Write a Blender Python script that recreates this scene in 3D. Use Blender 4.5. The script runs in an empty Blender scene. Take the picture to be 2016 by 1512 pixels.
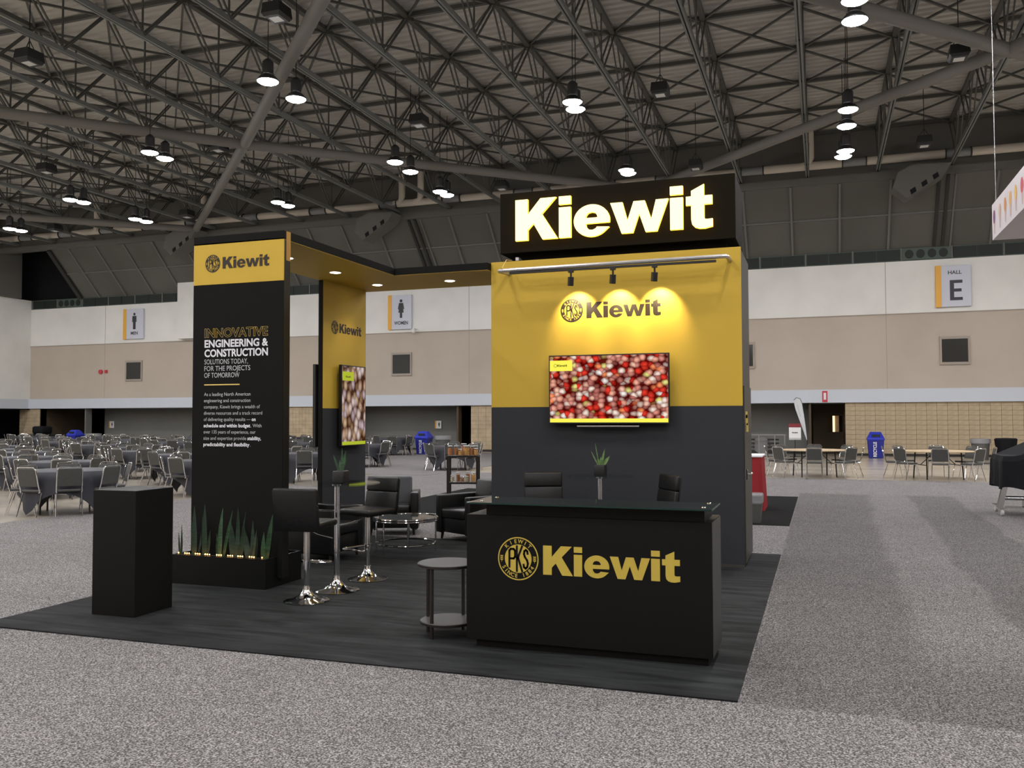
import bpy, bmesh, math, random
from mathutils import Vector, Matrix
from math import pi, sin, cos, radians as R_
random.seed(7)
S = bpy.context.scene
C = S.collection

# ------------------------------------------------------------------ camera
F_PX, PITCH, ROLL, YAW, CAM_H = 1739.67, 0.0374990, -0.00276622, 0.337112, 1.70
cy, sy, cp, sp, cr, sr = cos(YAW), sin(YAW), cos(PITCH), sin(PITCH), cos(ROLL), sin(ROLL)
fw = Vector((-sy, cy, 0)); rt = Vector((cy, sy, 0)); up = Vector((0, 0, 1))
vF = fw*cp + up*sp; vU = up*cp - fw*sp
vR = rt*cr + vU*sr; vU = vU*cr - rt*sr
CAMP = Vector((0, 0, CAM_H))
cam = bpy.data.objects.new('camera', bpy.data.cameras.new('camera')); C.objects.link(cam)
mw = Matrix((vR, vU, -vF)).transposed().to_4x4(); mw.translation = CAMP
cam.matrix_world = mw
cam.data.sensor_width = 36; cam.data.lens = 36*F_PX/2016; cam.data.clip_end = 300
S.camera = cam
def proj(p):
    d = Vector(p) - CAMP; z = d.dot(vF)
    if z < .1: return None
    return 1008 + F_PX*d.dot(vR)/z, 756 - F_PX*d.dot(vU)/z, z

# ------------------------------------------------------------------ world, exposure
S.view_settings.view_transform = 'Standard'; S.view_settings.look = 'None'
S.view_settings.gamma = 1; S.view_settings.use_curve_mapping = False
S.view_settings.exposure = 0.0
w = bpy.data.worlds.new('world'); S.world = w; w.use_nodes = True
w.node_tree.nodes['Background'].inputs[0].default_value = (.5, .48, .45, 1)
w.node_tree.nodes['Background'].inputs[1].default_value = .06
S.cycles.use_denoising = True
S.cycles.max_bounces = 8; S.cycles.diffuse_bounces = 4; S.cycles.glossy_bounces = 4
S.cycles.transmission_bounces = 6; S.cycles.sample_clamp_indirect = 4
S.cycles.caustics_reflective = False; S.cycles.caustics_refractive = False
LAMP = 178.0          # radiance of the high bay lenses
SPOT_W, DOWN_W = 38.0, 20.0

# ------------------------------------------------------------------ materials
def mat(name, col, rough=.6, metal=0, spec=.5, emit=None, es=0, noise=None, bump=None, coat=0, alpha=None, trans=0, ior=1.45):
    m = bpy.data.materials.new(name); m.use_nodes = True
    nt = m.node_tree; b = nt.nodes['Principled BSDF']
    b.inputs['Base Color'].default_value = (*col, 1); b.inputs['Roughness'].default_value = rough
    b.inputs['Metallic'].default_value = metal; b.inputs['Specular IOR Level'].default_value = spec
    b.inputs['Transmission Weight'].default_value = trans; b.inputs['IOR'].default_value = ior
    if coat: b.inputs['Coat Weight'].default_value = coat
    if emit: b.inputs['Emission Color'].default_value = (*emit, 1); b.inputs['Emission Strength'].default_value = es
    tc = nt.nodes.new('ShaderNodeTexCoord')
    if noise:   # (scale, amount, stretch)
        sc, amt, st = noise
        mp = nt.nodes.new('ShaderNodeMapping'); mp.inputs['Scale'].default_value = st
        nt.links.new(tc.outputs['Object'], mp.inputs[0])
        n = nt.nodes.new('ShaderNodeTexNoise'); n.inputs['Scale'].default_value = sc; n.inputs['Detail'].default_value = 4
        nt.links.new(mp.outputs[0], n.inputs['Vector'])
        r = nt.nodes.new('ShaderNodeValToRGB')
        r.color_ramp.elements[0].position = .3; r.color_ramp.elements[1].position = .7
        r.color_ramp.elements[0].color = (*[c*(1-amt) for c in col], 1); r.color_ramp.elements[1].color = (*[min(1, c*(1+amt)) for c in col], 1)
        nt.links.new(n.outputs['Fac'], r.inputs[0]); nt.links.new(r.outputs[0], b.inputs['Base Color'])
    if bump:
        n2 = nt.nodes.new('ShaderNodeTexNoise'); n2.inputs['Scale'].default_value = bump[0]; n2.inputs['Detail'].default_value = 3
        nt.links.new(tc.outputs['Object'], n2.inputs['Vector'])
        bp = nt.nodes.new('ShaderNodeBump'); bp.inputs['Strength'].default_value = bump[1]; bp.inputs['Distance'].default_value = .01
        nt.links.new(n2.outputs['Fac'], bp.inputs['Height']); nt.links.new(bp.outputs[0], b.inputs['Normal'])
    return m
def thin_glass(name, col):
    m = bpy.data.materials.new(name); m.use_nodes = True; nt = m.node_tree; nt.nodes.clear()
    t = nt.nodes.new('ShaderNodeBsdfTransparent'); t.inputs[0].default_value = (*col, 1)
    g = nt.nodes.new('ShaderNodeBsdfGlossy'); g.inputs['Roughness'].default_value = .03
    lw = nt.nodes.new('ShaderNodeLayerWeight'); pw = nt.nodes.new('ShaderNodeMath'); pw.operation = 'POWER'; nt.links.new(lw.outputs['Facing'], pw.inputs[0]); pw.inputs[1].default_value = 4
    f = nt.nodes.new('ShaderNodeMath'); f.operation = 'MULTIPLY_ADD'; nt.links.new(pw.outputs[0], f.inputs[0]); f.inputs[1].default_value = .55; f.inputs[2].default_value = .04
    x = nt.nodes.new('ShaderNodeMixShader'); o = nt.nodes.new('ShaderNodeOutputMaterial')
    nt.links.new(f.outputs[0], x.inputs[0]); nt.links.new(t.outputs[0], x.inputs[1]); nt.links.new(g.outputs[0], x.inputs[2]); nt.links.new(x.outputs[0], o.inputs[0])
    return m
def emat(name, col, s):
    m = bpy.data.materials.new(name); m.use_nodes = True; nt = m.node_tree; nt.nodes.clear()
    e = nt.nodes.new('ShaderNodeEmission'); o = nt.nodes.new('ShaderNodeOutputMaterial')
    e.inputs[0].default_value = (*col, 1); e.inputs[1].default_value = s
    nt.links.new(e.outputs[0], o.inputs[0]); return m

def carpet_mat():
    m = bpy.data.materials.new('grey_aisle_carpet'); m.use_nodes = True; nt = m.node_tree; N = nt.nodes; L = nt.links
    b = N['Principled BSDF']; b.inputs['Roughness'].default_value = .95; b.inputs['Specular IOR Level'].default_value = .1
    tc = N.new('ShaderNodeTexCoord')
    def noise(sc, det=2, stretch=None):
        n = N.new('ShaderNodeTexNoise'); n.inputs['Scale'].default_value = sc; n.inputs['Detail'].default_value = det
        if stretch:
            mp = N.new('ShaderNodeMapping'); mp.inputs['Scale'].default_value = stretch
            L.new(tc.outputs['Object'], mp.inputs[0]); L.new(mp.outputs[0], n.inputs['Vector'])
        else: L.new(tc.outputs['Object'], n.inputs['Vector'])
        return n.outputs['Fac']
    r = N.new('ShaderNodeValToRGB'); cr_ = r.color_ramp
    cr_.elements[0].position = .36; cr_.elements[0].color = (.050, .048, .047, 1)
    cr_.elements[1].position = .66; cr_.elements[1].color = (.41, .39, .385, 1)
    e = cr_.elements.new(.5); e.color = (.155, .147, .144, 1)
    L.new(noise(105, 3), r.inputs[0])
    def M_(op, a, b_=None):
        x = N.new('ShaderNodeMath'); x.operation = op
        for i, v in enumerate((a, b_)):
            if v is None: continue
            if isinstance(v, (int, float)): x.inputs[i].default_value = v
            else: L.new(v, x.inputs[i])
        return x.outputs[0]
    sx = N.new('ShaderNodeSeparateXYZ'); L.new(tc.outputs['Object'], sx.inputs[0])
    X, Y = sx.outputs[0], sx.outputs[1]
    wob = M_('MULTIPLY', M_('SUBTRACT', noise(.5, 2), .5), .5)
    def step(v, edge, soft=.03):
        mr = N.new('ShaderNodeMapRange'); mr.interpolation_type = 'SMOOTHSTEP'
        L.new(v, mr.inputs[0]); mr.inputs[1].default_value = edge-soft; mr.inputs[2].default_value = edge+soft
        return mr.outputs[0]
    # worn aisle right of the booth: darker nap from x=-.5 rightwards, behind y=5.45
    aisle = M_('MULTIPLY', step(X, -.49, .02), step(Y, 5.44, .03))
    Xw = M_('ADD', X, wob)
    Xs = M_('SUBTRACT', Xw, M_('MULTIPLY', Y, .02))
    s1 = M_('MULTIPLY', step(Xs, .50, .10), M_('SUBTRACT', 1, step(Xs, 1.25, .06)))      # lighter swept lane
    s2 = M_('MULTIPLY', step(Xs, 2.15, .05), M_('SUBTRACT', 1, step(Y, 40, .1)))
    s1 = M_('MULTIPLY', s1, step(Y, 6.8, .6))
    s2 = M_('MULTIPLY', s2, step(Y, 9.0, 1.2))
    lane = M_('MINIMUM', M_('ADD', s1, s2), 1)
    far = step(Y, 20.6, .2)
    dark = M_('MULTIPLY', aisle, M_('SUBTRACT', 1, M_('MAXIMUM', M_('MULTIPLY', lane, .8), far)))
    k = M_('SUBTRACT', 1.04, M_('MULTIPLY', dark, .30))
    k = M_('MULTIPLY', k, M_('ADD', .86, M_('MULTIPLY', noise(1.3, 4, (1, 2.2, 1)), .28)))
    mx = N.new('ShaderNodeMix'); mx.data_type = 'RGBA'; mx.blend_type = 'MULTIPLY'; mx.inputs[0].default_value = 1
    L.new(r.outputs[0], mx.inputs[6])
    cb = N.new('ShaderNodeCombineColor')
    for i in range(3): L.new(k, cb.inputs[i])
    L.new(cb.outputs[0], mx.inputs[7]); L.new(mx.outputs[2], b.inputs['Base Color'])
    bp = N.new('ShaderNodeBump'); bp.inputs['Strength'].default_value = .5; bp.inputs['Distance'].default_value = .01
    L.new(noise(110, 2), bp.inputs['Height']); L.new(bp.outputs[0], b.inputs['Normal'])
    return m

def booth_carpet_mat():
    m = bpy.data.materials.new('black_booth_carpet'); m.use_nodes = True; nt = m.node_tree; N = nt.nodes; L = nt.links
    b = N['Principled BSDF']; b.inputs['Roughness'].default_value = .9; b.inputs['Specular IOR Level'].default_value = .2
    tc = N.new('ShaderNodeTexCoord')
    mp = N.new('ShaderNodeMapping'); mp.inputs['Scale'].default_value = (.9, 5.5, 1); mp.inputs['Rotation'].default_value = (0, 0, .05)
    L.new(tc.outputs['Object'], mp.inputs[0])
    n = N.new('ShaderNodeTexNoise'); n.inputs['Scale'].default_value = 1.6; n.inputs['Detail'].default_value = 5; n.inputs['Distortion'].default_value = .8
    L.new(mp.outputs[0], n.inputs['Vector'])
    r = N.new('ShaderNodeValToRGB'); r.color_ramp.elements[0].position = .35; r.color_ramp.elements[1].position = .72
    r.color_ramp.elements[0].color = (.0085, .0092, .0094, 1); r.color_ramp.elements[1].color = (.031, .0335, .034, 1)
    L.new(n.outputs['Fac'], r.inputs[0])
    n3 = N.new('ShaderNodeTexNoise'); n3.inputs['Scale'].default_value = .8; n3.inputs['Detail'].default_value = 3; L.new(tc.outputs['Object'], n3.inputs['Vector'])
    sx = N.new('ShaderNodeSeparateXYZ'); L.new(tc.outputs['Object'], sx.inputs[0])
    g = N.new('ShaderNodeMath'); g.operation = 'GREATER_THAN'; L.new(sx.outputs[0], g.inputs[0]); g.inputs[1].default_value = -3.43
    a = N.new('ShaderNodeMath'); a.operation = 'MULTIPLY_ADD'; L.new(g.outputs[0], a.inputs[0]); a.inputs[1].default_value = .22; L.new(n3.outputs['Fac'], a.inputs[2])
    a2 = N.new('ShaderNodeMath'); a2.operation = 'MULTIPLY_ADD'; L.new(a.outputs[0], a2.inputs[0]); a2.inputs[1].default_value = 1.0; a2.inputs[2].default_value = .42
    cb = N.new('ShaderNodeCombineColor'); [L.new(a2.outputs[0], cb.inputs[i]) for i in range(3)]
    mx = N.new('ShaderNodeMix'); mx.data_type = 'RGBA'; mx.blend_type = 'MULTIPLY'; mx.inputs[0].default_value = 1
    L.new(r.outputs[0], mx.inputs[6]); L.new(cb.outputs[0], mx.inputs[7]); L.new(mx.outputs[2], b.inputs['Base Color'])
    return m

def screen_mat(name, cols, scale, aspect, dark, s):
    m = bpy.data.materials.new(name); m.use_nodes = True; nt = m.node_tree; N = nt.nodes; L = nt.links; N.clear()
    tc = N.new('ShaderNodeTexCoord')
    nd = N.new('ShaderNodeTexNoise'); nd.inputs['Scale'].default_value = scale*.75; nd.inputs['Detail'].default_value = 2
    L.new(tc.outputs['Object'], nd.inputs['Vector'])
    vm = N.new('ShaderNodeVectorMath'); vm.operation = 'MULTIPLY_ADD'
    vm.inputs[1].default_value = (.045, .045, .045); L.new(nd.outputs['Color'], vm.inputs[0]); L.new(tc.outputs['Object'], vm.inputs[2])
    mp = N.new('ShaderNodeMapping'); mp.inputs['Scale'].default_value = aspect; L.new(vm.outputs[0], mp.inputs[0])
    v = N.new('ShaderNodeTexVoronoi'); v.inputs['Scale'].default_value = scale; L.new(mp.outputs[0], v.inputs['Vector'])
    v.inputs['Randomness'].default_value = .9
    sc = N.new('ShaderNodeSeparateColor'); L.new(v.outputs['Color'], sc.inputs[0])
    r = N.new('ShaderNodeValToRGB'); r.color_ramp.interpolation = 'CONSTANT'
    while len(r.color_ramp.elements) > 1: r.color_ramp.elements.remove(r.color_ramp.elements[0])
    tot = sum(c[1] for c in cols); acc = 0
    for i, (c, wgt) in enumerate(cols):
        e = r.color_ramp.elements[0] if i == 0 else r.color_ramp.elements.new(acc/tot)
        e.position = acc/tot; e.color = (*c, 1); acc += wgt
    L.new(sc.outputs[0], r.inputs[0])
    sh = N.new('ShaderNodeValToRGB'); sh.color_ramp.elements[0].position = .18; sh.color_ramp.elements[0].color = (1, 1, 1, 1)
    sh.color_ramp.elements[1].position = .74; sh.color_ramp.elements[1].color = (*dark, 1)
    e = sh.color_ramp.elements.new(.46); e.color = (.55, .48, .46, 1)
    L.new(v.outputs['Distance'], sh.inputs[0])
    # ring shaped pieces: a dark hole in the middle of some cells
    hole = N.new('ShaderNodeMath'); hole.operation = 'LESS_THAN'; L.new(v.outputs['Distance'], hole.inputs[0]); hole.inputs[1].default_value = .085
    pick = N.new('ShaderNodeMath'); pick.operation = 'GREATER_THAN'; L.new(sc.outputs[1], pick.inputs[0]); pick.inputs[1].default_value = .82
    hm = N.new('ShaderNodeMath'); hm.operation = 'MULTIPLY'; L.new(hole.outputs[0], hm.inputs[0]); L.new(pick.outputs[0], hm.inputs[1])
    mx = N.new('ShaderNodeMix'); mx.data_type = 'RGBA'; mx.blend_type = 'MULTIPLY'; mx.inputs[0].default_value = 1
    L.new(r.outputs[0], mx.inputs[6]); L.new(sh.outputs[0], mx.inputs[7])
    m2 = N.new('ShaderNodeMix'); m2.data_type = 'RGBA'; L.new(hm.outputs[0], m2.inputs[0]); L.new(mx.outputs[2], m2.inputs[6]); m2.inputs[7].default_value = (*dark, 1)
    em = N.new('ShaderNodeEmission'); em.inputs[1].default_value = s; o = N.new('ShaderNodeOutputMaterial')
    L.new(m2.outputs[2], em.inputs[0]); L.new(em.outputs[0], o.inputs[0])
    return m

K = {}
K['carpet'] = carpet_mat(); K['booth_carpet'] = booth_carpet_mat()
K['concrete'] = mat('polished_concrete', (.40, .355, .29), .22, noise=(.8, .18, (1, 1, 1)), bump=(3, .05))
K['white'] = mat('white_paint', (.78, .775, .74), .7, noise=(.7, .05, (1, 1, 1)))
K['beige'] = mat('beige_paint', (.49, .425, .355), .75, noise=(.6, .05, (1, 1, 1)))
K['band'] = mat('blue_grey_band', (.58, .62, .68), .6)
K['gwall'] = mat('dark_grey_wall', (.155, .155, .145), .8, noise=(.5, .08, (1, 1, 1)))
K['brown'] = mat('dark_brown_wall', (.085, .06, .035), .7)
K['brick'] = mat('tan_block', (.47, .375, .25), .85, noise=(3, .14, (1, 1, 1)), bump=(30, .3))
K['mortar'] = mat('block_mortar', (.17, .13, .085), .9)
K['base'] = mat('black_baseboard', (.02, .018, .016), .5)
K['deck'] = mat('roof_deck', (.50, .485, .45), .6, noise=(.3, .10, (1, 1, 1)))
K['slope'] = mat('slope_panel', (.115, .112, .10), .8, noise=(.3, .15, (1, 1, 1)))
K['rib'] = mat('slope_rib', (.15, .15, .138), .7)
K['ribdark'] = mat('dark_strut', (.03, .03, .028), .7)
K['beam'] = mat('roof_beam_paint', (.125, .122, .11), .7)
K['steel'] = mat('dark_truss_steel', (.085, .085, .078), .55)
K['chord'] = mat('grey_bottom_chord', (.165, .172, .165), .5)
K['pipe'] = mat('brace_pipe_paint', (.16, .152, .135), .7)
K['duct'] = mat('white_pipe_wrap', (.62, .56, .48), .6)
K['ductgrey'] = mat('grey_coupling', (.25, .26, .27), .5)
K['vent'] = mat('green_vent_frame', (.075, .10, .085), .6)
K['ventdark'] = mat('dark_vent', (.012, .018, .016), .6)
K['hidden'] = mat('dark_void', (.006, .006, .007), .9)  # near black stands for the unlit depth of openings
K['black'] = mat('black_laminate', (.0055, .0055, .0052), .5, spec=.22)
K['blackside'] = mat('satin_black_edge', (.0070, .0068, .006), .45, spec=.3)
K['bannerblack'] = mat('black_fabric_print', (.0085, .0085, .008), .8, spec=.15)
K['yellow'] = mat('yellow_fabric_print', (.60, .40, .050), .55, spec=.3)
K['sheen'] = mat('counter_side_sheen', (.034, .034, .031), .4)  # lighter black, grazing sheen painted into the colour
K['ochre'] = mat('ochre_painted_shade', (.38, .20, .03), .6)  # yellow fabric with its shade mixed into the colour
K['yel_print'] = mat('yellow_vinyl', (.62, .46, .070), .5)
K['dim_yellow'] = mat('outline_yellow_vinyl', (.78, .55, .13), .5)
K['gold_text'] = mat('pale_yellow_vinyl', (.75, .55, .16), .5)
K['white_print'] = mat('white_vinyl', (.78, .78, .82), .5)
K['grey_print'] = mat('grey_vinyl', (.50, .50, .52), .5)
K['dark_print'] = mat('dark_vinyl', (.022, .013, .006), .5)
K['slate'] = mat('slate_grey_panel', (.034, .036, .041), .7, spec=.25, noise=(.7, .06, (1, 1, 1)))
K['sideblack'] = mat('dark_side_sheen', (.050, .048, .040), .45)  # raised tone stands for the sheen on the tower's side
K['chrome'] = mat('chrome', (.80, .80, .82), .07, 1)
K['chromed'] = mat('dull_chrome', (.55, .55, .56), .22, 1)
K['alu'] = mat('silver_aluminium', (.52, .50, .50), .35, .6)
K['leather'] = mat('black_leather', (.008, .008, .008), .36, spec=.45, bump=(40, .15))
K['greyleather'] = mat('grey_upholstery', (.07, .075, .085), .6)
K['glass'] = thin_glass('clear_glass', (.93, .97, .955))
K['glassedge'] = mat('green_glass_edge', (.010, .035, .028), .1)
K['tint'] = mat('dark_tinted_glass', (.022, .027, .026), .04, spec=.6)
K['chairpad'] = mat('grey_chair_vinyl', (.066, .066, .061), .55, noise=(30, .1, (1, 1, 1)))
K['cloth'] = mat('dark_table_cloth', (.030, .031, .040), .55, bump=(4, .3))
K['wood'] = mat('bare_plywood', (.50, .38, .24), .5, noise=(3, .15, (1, 8, 1)))
K['tableleg'] = mat('black_folding_leg', (.015, .015, .015), .5)
K['darkwood'] = mat('espresso_wood', (.016, .011, .009), .4)
K['greytop'] = mat('grey_tabletop', (.060, .060, .063), .5)
K['leaf'] = mat('snake_leaf', (.035, .085, .038), .45, noise=(9, .45, (1, 1, 5)))
K['leafdark'] = mat('dark_snake_leaf', (.020, .042, .024), .5, noise=(10, .4, (1, 1, 4)))
K['leafold'] = mat('pale_green_leaf', (.13, .22, .07), .5, noise=(12, .4, (1, 1, 4)))
K['led'] = emat('warm_led', (1, .42, .09), 22)
K['lens'] = emat('lamp_lens', (1, .985, 1), LAMP)
K['downlens'] = emat('downlight_lens', (1, .93, .82), 16)
K['lampblack'] = mat('black_lamp_housing', (.012, .012, .012), .5)
K['pale'] = mat('pale_box_lens', (.62, .62, .60), .4)
K['letter'] = emat('lit_letter_face', (1, .80, .30), 2.9)
K['letterside'] = emat('lit_letter_return', (1, .52, .03), 4.0)
K['signblack'] = mat('sign_black', (.010, .008, .004), .8, spec=.12)
K['sign'] = mat('sign_white', (.60, .62, .70), .5)
K['amber'] = mat('sign_amber', (.80, .42, .06), .5)
K['signtext'] = mat('sign_text', (.03, .03, .04), .5)
K['winframe'] = mat('window_frame_paint', (.36, .31, .26), .6)
K['winglass'] = mat('dark_window_glass', (.02, .021, .019), .12)
K['blue'] = mat('blue_plastic', (.02, .035, .42), .4)
K['bluebody'] = mat('dark_blue_plastic', (.018, .024, .24), .45)
K['red'] = mat('red_cloth', (.30, .014, .018), .7)
K['whitecloth'] = mat('white_cloth', (.8, .8, .8), .7)
K['bag'] = mat('plastic_bag', (.26, .26, .27), .25, bump=(30, .8))
K['bin'] = mat('grey_bin', (.10, .10, .095), .5)
K['blackcarpet'] = mat('next_booth_carpet', (.012, .012, .012), .95, spec=.1)
K['drape'] = mat('black_drape', (.010, .010, .012), .8, spec=.2, bump=(5, .5))
K['caster'] = mat('white_caster', (.55, .54, .52), .4)
K['jarglass'] = thin_glass('jar_glass', (.95, .95, .95))
K['snackA'] = mat('brown_cereal', (.42, .17, .06), .7, noise=(90, .6, (1, 1, 1)))
K['snackB'] = mat('golden_cereal', (.65, .34, .10), .7, noise=(90, .5, (1, 1, 1)))
K['snackC'] = mat('cream_cereal', (.62, .56, .40), .7, noise=(90, .3, (1, 1, 1)))
K['rack'] = mat('grey_rack', (.22, .22, .22), .5)
K['flag'] = mat('pale_flag_fabric', (.60, .61, .64), .6)
K['lit'] = emat('warm_added_glow', (1, .70, .42), 1.6)  # glow added behind the passage window
K['scr_yel'] = emat('screen_yellow', (1, .92, .10), 1.0)
K['scr_yel2'] = emat('screen_lime', (.52, .60, .04), .8)
K['scr_dark'] = emat('screen_text', (.10, .09, .02), 1.0)
K['wire'] = mat('steel_wire', (.35, .35, .35), .4, 1)
K['whiteprint'] = mat('pink_white_board', (.70, .64, .66), .5)
for n, c in dict(purple=(.20, .05, .16), tan=(.62, .42, .28), orange=(.66, .27, .08), amber2=(.72, .40, .12), gold=(.75, .45, .10), crimson=(.62, .05, .08), cone=(.60, .42, .40)).items():
    K['ice_'+n] = mat('print_'+n, c, .6)
K['redsign'] = mat('red_sign', (.55, .05, .07), .5)
K['scr_red'] = screen_mat('cereal_screen', [((.95, .45, .33), 5), ((.75, .30, .24), 4), ((.85, .05, .03), 5), ((.50, .17, .14), 4), ((1, .83, .72), 4), ((.95, .55, .42), 3), ((.85, .80, .25), 1), ((1, .30, .12), 2), ((.98, .92, .88), 2)], 14, (1, 1, 1.25), (.12, .015, .015), .95)
K['scr_nut'] = screen_mat('nut_screen', [((.62, .42, .30), 3), ((.80, .66, .60), 4), ((.72, .60, .66), 3), ((.55, .36, .20), 3), ((.82, .62, .40), 3)], 7.5, (1, 1.5, 1), (.10, .05, .03), .78)

# ------------------------------------------------------------------ mesh builder
class MB:
    def __init__(s): s.v = []; s.f = []; s.o = Vector((0, 0, 0))
    def add(s, vs, fs):
        n = len(s.v); s.v += [tuple(v) for v in vs]; s.f += [tuple(i+n for i in f) for f in fs]; return s
    def box(s, x0, x1, y0, y1, z0, z1):
        return s.add([(x0, y0, z0), (x1, y0, z0), (x1, y1, z0), (x0, y1, z0), (x0, y0, z1), (x1, y0, z1), (x1, y1, z1), (x0, y1, z1)],
                     [(0, 3, 2, 1), (4, 5, 6, 7), (0, 1, 5, 4), (1, 2, 6, 5), (2, 3, 7, 6), (3, 0, 4, 7)])
    def tube(s, pts, r, n=8, cap=True, closed=False):
        pts = [Vector(p) for p in pts]; rings = []; m = len(pts)
        prev = None
        for i, p in enumerate(pts):
            if closed: d = pts[(i+1) % m] - pts[i-1]
            else: d = (pts[min(i+1, m-1)] - pts[max(i-1, 0)])
            d.normalize()
            a = prev if prev is not None else (Vector((0, 0, 1)) if abs(d.z) < .9 else Vector((1, 0, 0)))
            u = (a - d*a.dot(d)).normalized(); prev = u; w_ = d.cross(u)
            rr = r[i] if isinstance(r, (list, tuple)) else r
            rings.append([p + (u*cos(2*pi*k/n) + w_*sin(2*pi*k/n))*rr for k in range(n)])
        vs = [v for rg in rings for v in rg]; fs = []
        for i in range(m if closed else m-1):
            j = (i+1) % m
            for k in range(n):
                fs.append((i*n+k, i*n+(k+1) % n, j*n+(k+1) % n, j*n+k))
        if cap and not closed: fs += [tuple(range(n))[::-1], tuple((m-1)*n+k for k in range(n))]
        return s.add(vs, fs)
    def bar(s, a, b, w_, h_):
        a = Vector(a); b = Vector(b); d = (b-a).normalized()
        u = d.cross(Vector((0, 0, 1)));  u = u.normalized() if u.length > 1e-4 else Vector((1, 0, 0)); v = d.cross(u)
        vs = []
        for p in (a, b):
            for i, j in ((-1, -1), (1, -1), (1, 1), (-1, 1)): vs.append(p + u*i*w_/2 + v*j*h_/2)
        return s.add(vs, [(0, 1, 2, 3), (7, 6, 5, 4), (0, 4, 5, 1), (1, 5, 6, 2), (2, 6, 7, 3), (3, 7, 4, 0)])
    def lathe(s, prof, c=(0, 0, 0), n=24, cap=True):
        vs = []; fs = []; m = len(prof)
        for r, z in prof:
            for k in range(n): vs.append((c[0]+r*cos(2*pi*k/n), c[1]+r*sin(2*pi*k/n), c[2]+z))
        for i in range(m-1):
            for k in range(n): fs.append((i*n+k, i*n+(k+1) % n, (i+1)*n+(k+1) % n, (i+1)*n+k))
        if cap: fs += [tuple(range(n))[::-1], tuple((m-1)*n+k for k in range(n))]
        return s.add(vs, fs)
    def poly(s, pts, mp, depth):
        """pts: 2d outline; mp(u,v,t)->3d ; depth t from 0 (back) to depth (front)"""
        n = len(pts); vs = [mp(u, v, 0) for u, v in pts] + [mp(u, v, depth) for u, v in pts]
        fs = [tuple(range(n))[::-1], tuple(range(n, 2*n))] + [(i, (i+1) % n, n+(i+1) % n, n+i) for i in range(n)]
        return s.add(vs, fs)
    def grid(s, nu, nv, fn, closed_u=False):
        vs = [fn(i/(nu if closed_u else nu-1), j/(nv-1)) for j in range(nv) for i in range(nu)]; fs = []
        for j in range(nv-1):
            for i in range(nu if closed_u else nu-1):
                a = j*nu+i; b = j*nu+(i+1) % nu
                fs.append((a, b, b+nu, a+nu))
        return s.add(vs, fs)
    def build(s, name, m, parent=None, smooth=False, bev=0, world=True, seg=2, fixn=True):
        me = bpy.data.meshes.new(name)
        off = Vector((0, 0, 0))
        if parent is not None and world: off = wloc(parent)
        me.from_pydata([(x-off.x, y-off.y, z-off.z) for x, y, z in s.v], [], s.f)
        if fixn or bev:
            bm = bmesh.new(); bm.from_mesh(me)
            if fixn: bmesh.ops.recalc_face_normals(bm, faces=bm.faces)
            if bev: bmesh.ops.bevel(bm, geom=[e for e in bm.edges if len(e.link_faces) == 2 and e.calc_face_angle(0) > .5], offset=bev, segments=seg, affect='EDGES', profile=.5)
            bm.to_mesh(me); bm.free()
        me.materials.append(K[m] if isinstance(m, str) else m)
        if smooth:
            for p in me.polygons: p.use_smooth = True
            try: me.set_sharp_from_angle(angle=R_(40))
            except Exception: pass
        o = bpy.data.objects.new(name, me); C.objects.link(o)
        if parent is not None: o.parent = parent
        return o
def wloc(o):
    p = Vector((0, 0, 0))
    while o is not None: p += o.location; o = o.parent
    return p
def tag(o, label=None, cat=None, group=None, kind=None):
    if label: o['label'] = label
    if cat: o['category'] = cat
    if group: o['group'] = group
    if kind: o['kind'] = kind
    return o
def thing(name, loc, label, cat, group=None, rz=0):
    o = bpy.data.objects.new(name, None); C.objects.link(o); o.location = loc; o.rotation_euler = (0, 0, rz)
    return tag(o, label, cat, group)
def struct(name, mb, m, parent=None, **k):
    o = mb.build(name, m, parent, **k); o['kind'] = 'structure'; return o
def box(*a): return MB().box(*a)
def dup(root, loc, rz=0, label=None, group=None, sc=None):
    r = root.copy(); C.objects.link(r); r.location = loc; r.rotation_euler = (0, 0, rz)
    if label: r['label'] = label
    if group: r['group'] = group
    if sc: r.scale = sc
    for ch in list(root.children):
        c = ch.copy(); C.objects.link(c); c.parent = r
        for g in list(ch.children):
            d = g.copy(); C.objects.link(d); d.parent = c
    return r

# planes used for lettering: mp(u,v,t): u to the reader's right, v up, t towards the reader
def front(x0, y0, z0):            # faces -Y
    return lambda u, v, t: (x0+u, y0-t, z0+v)
def rightface(x0, y0, z0):        # faces +X (u runs along +Y)
    return lambda u, v, t: (x0+t, y0+u, z0+v)

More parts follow.
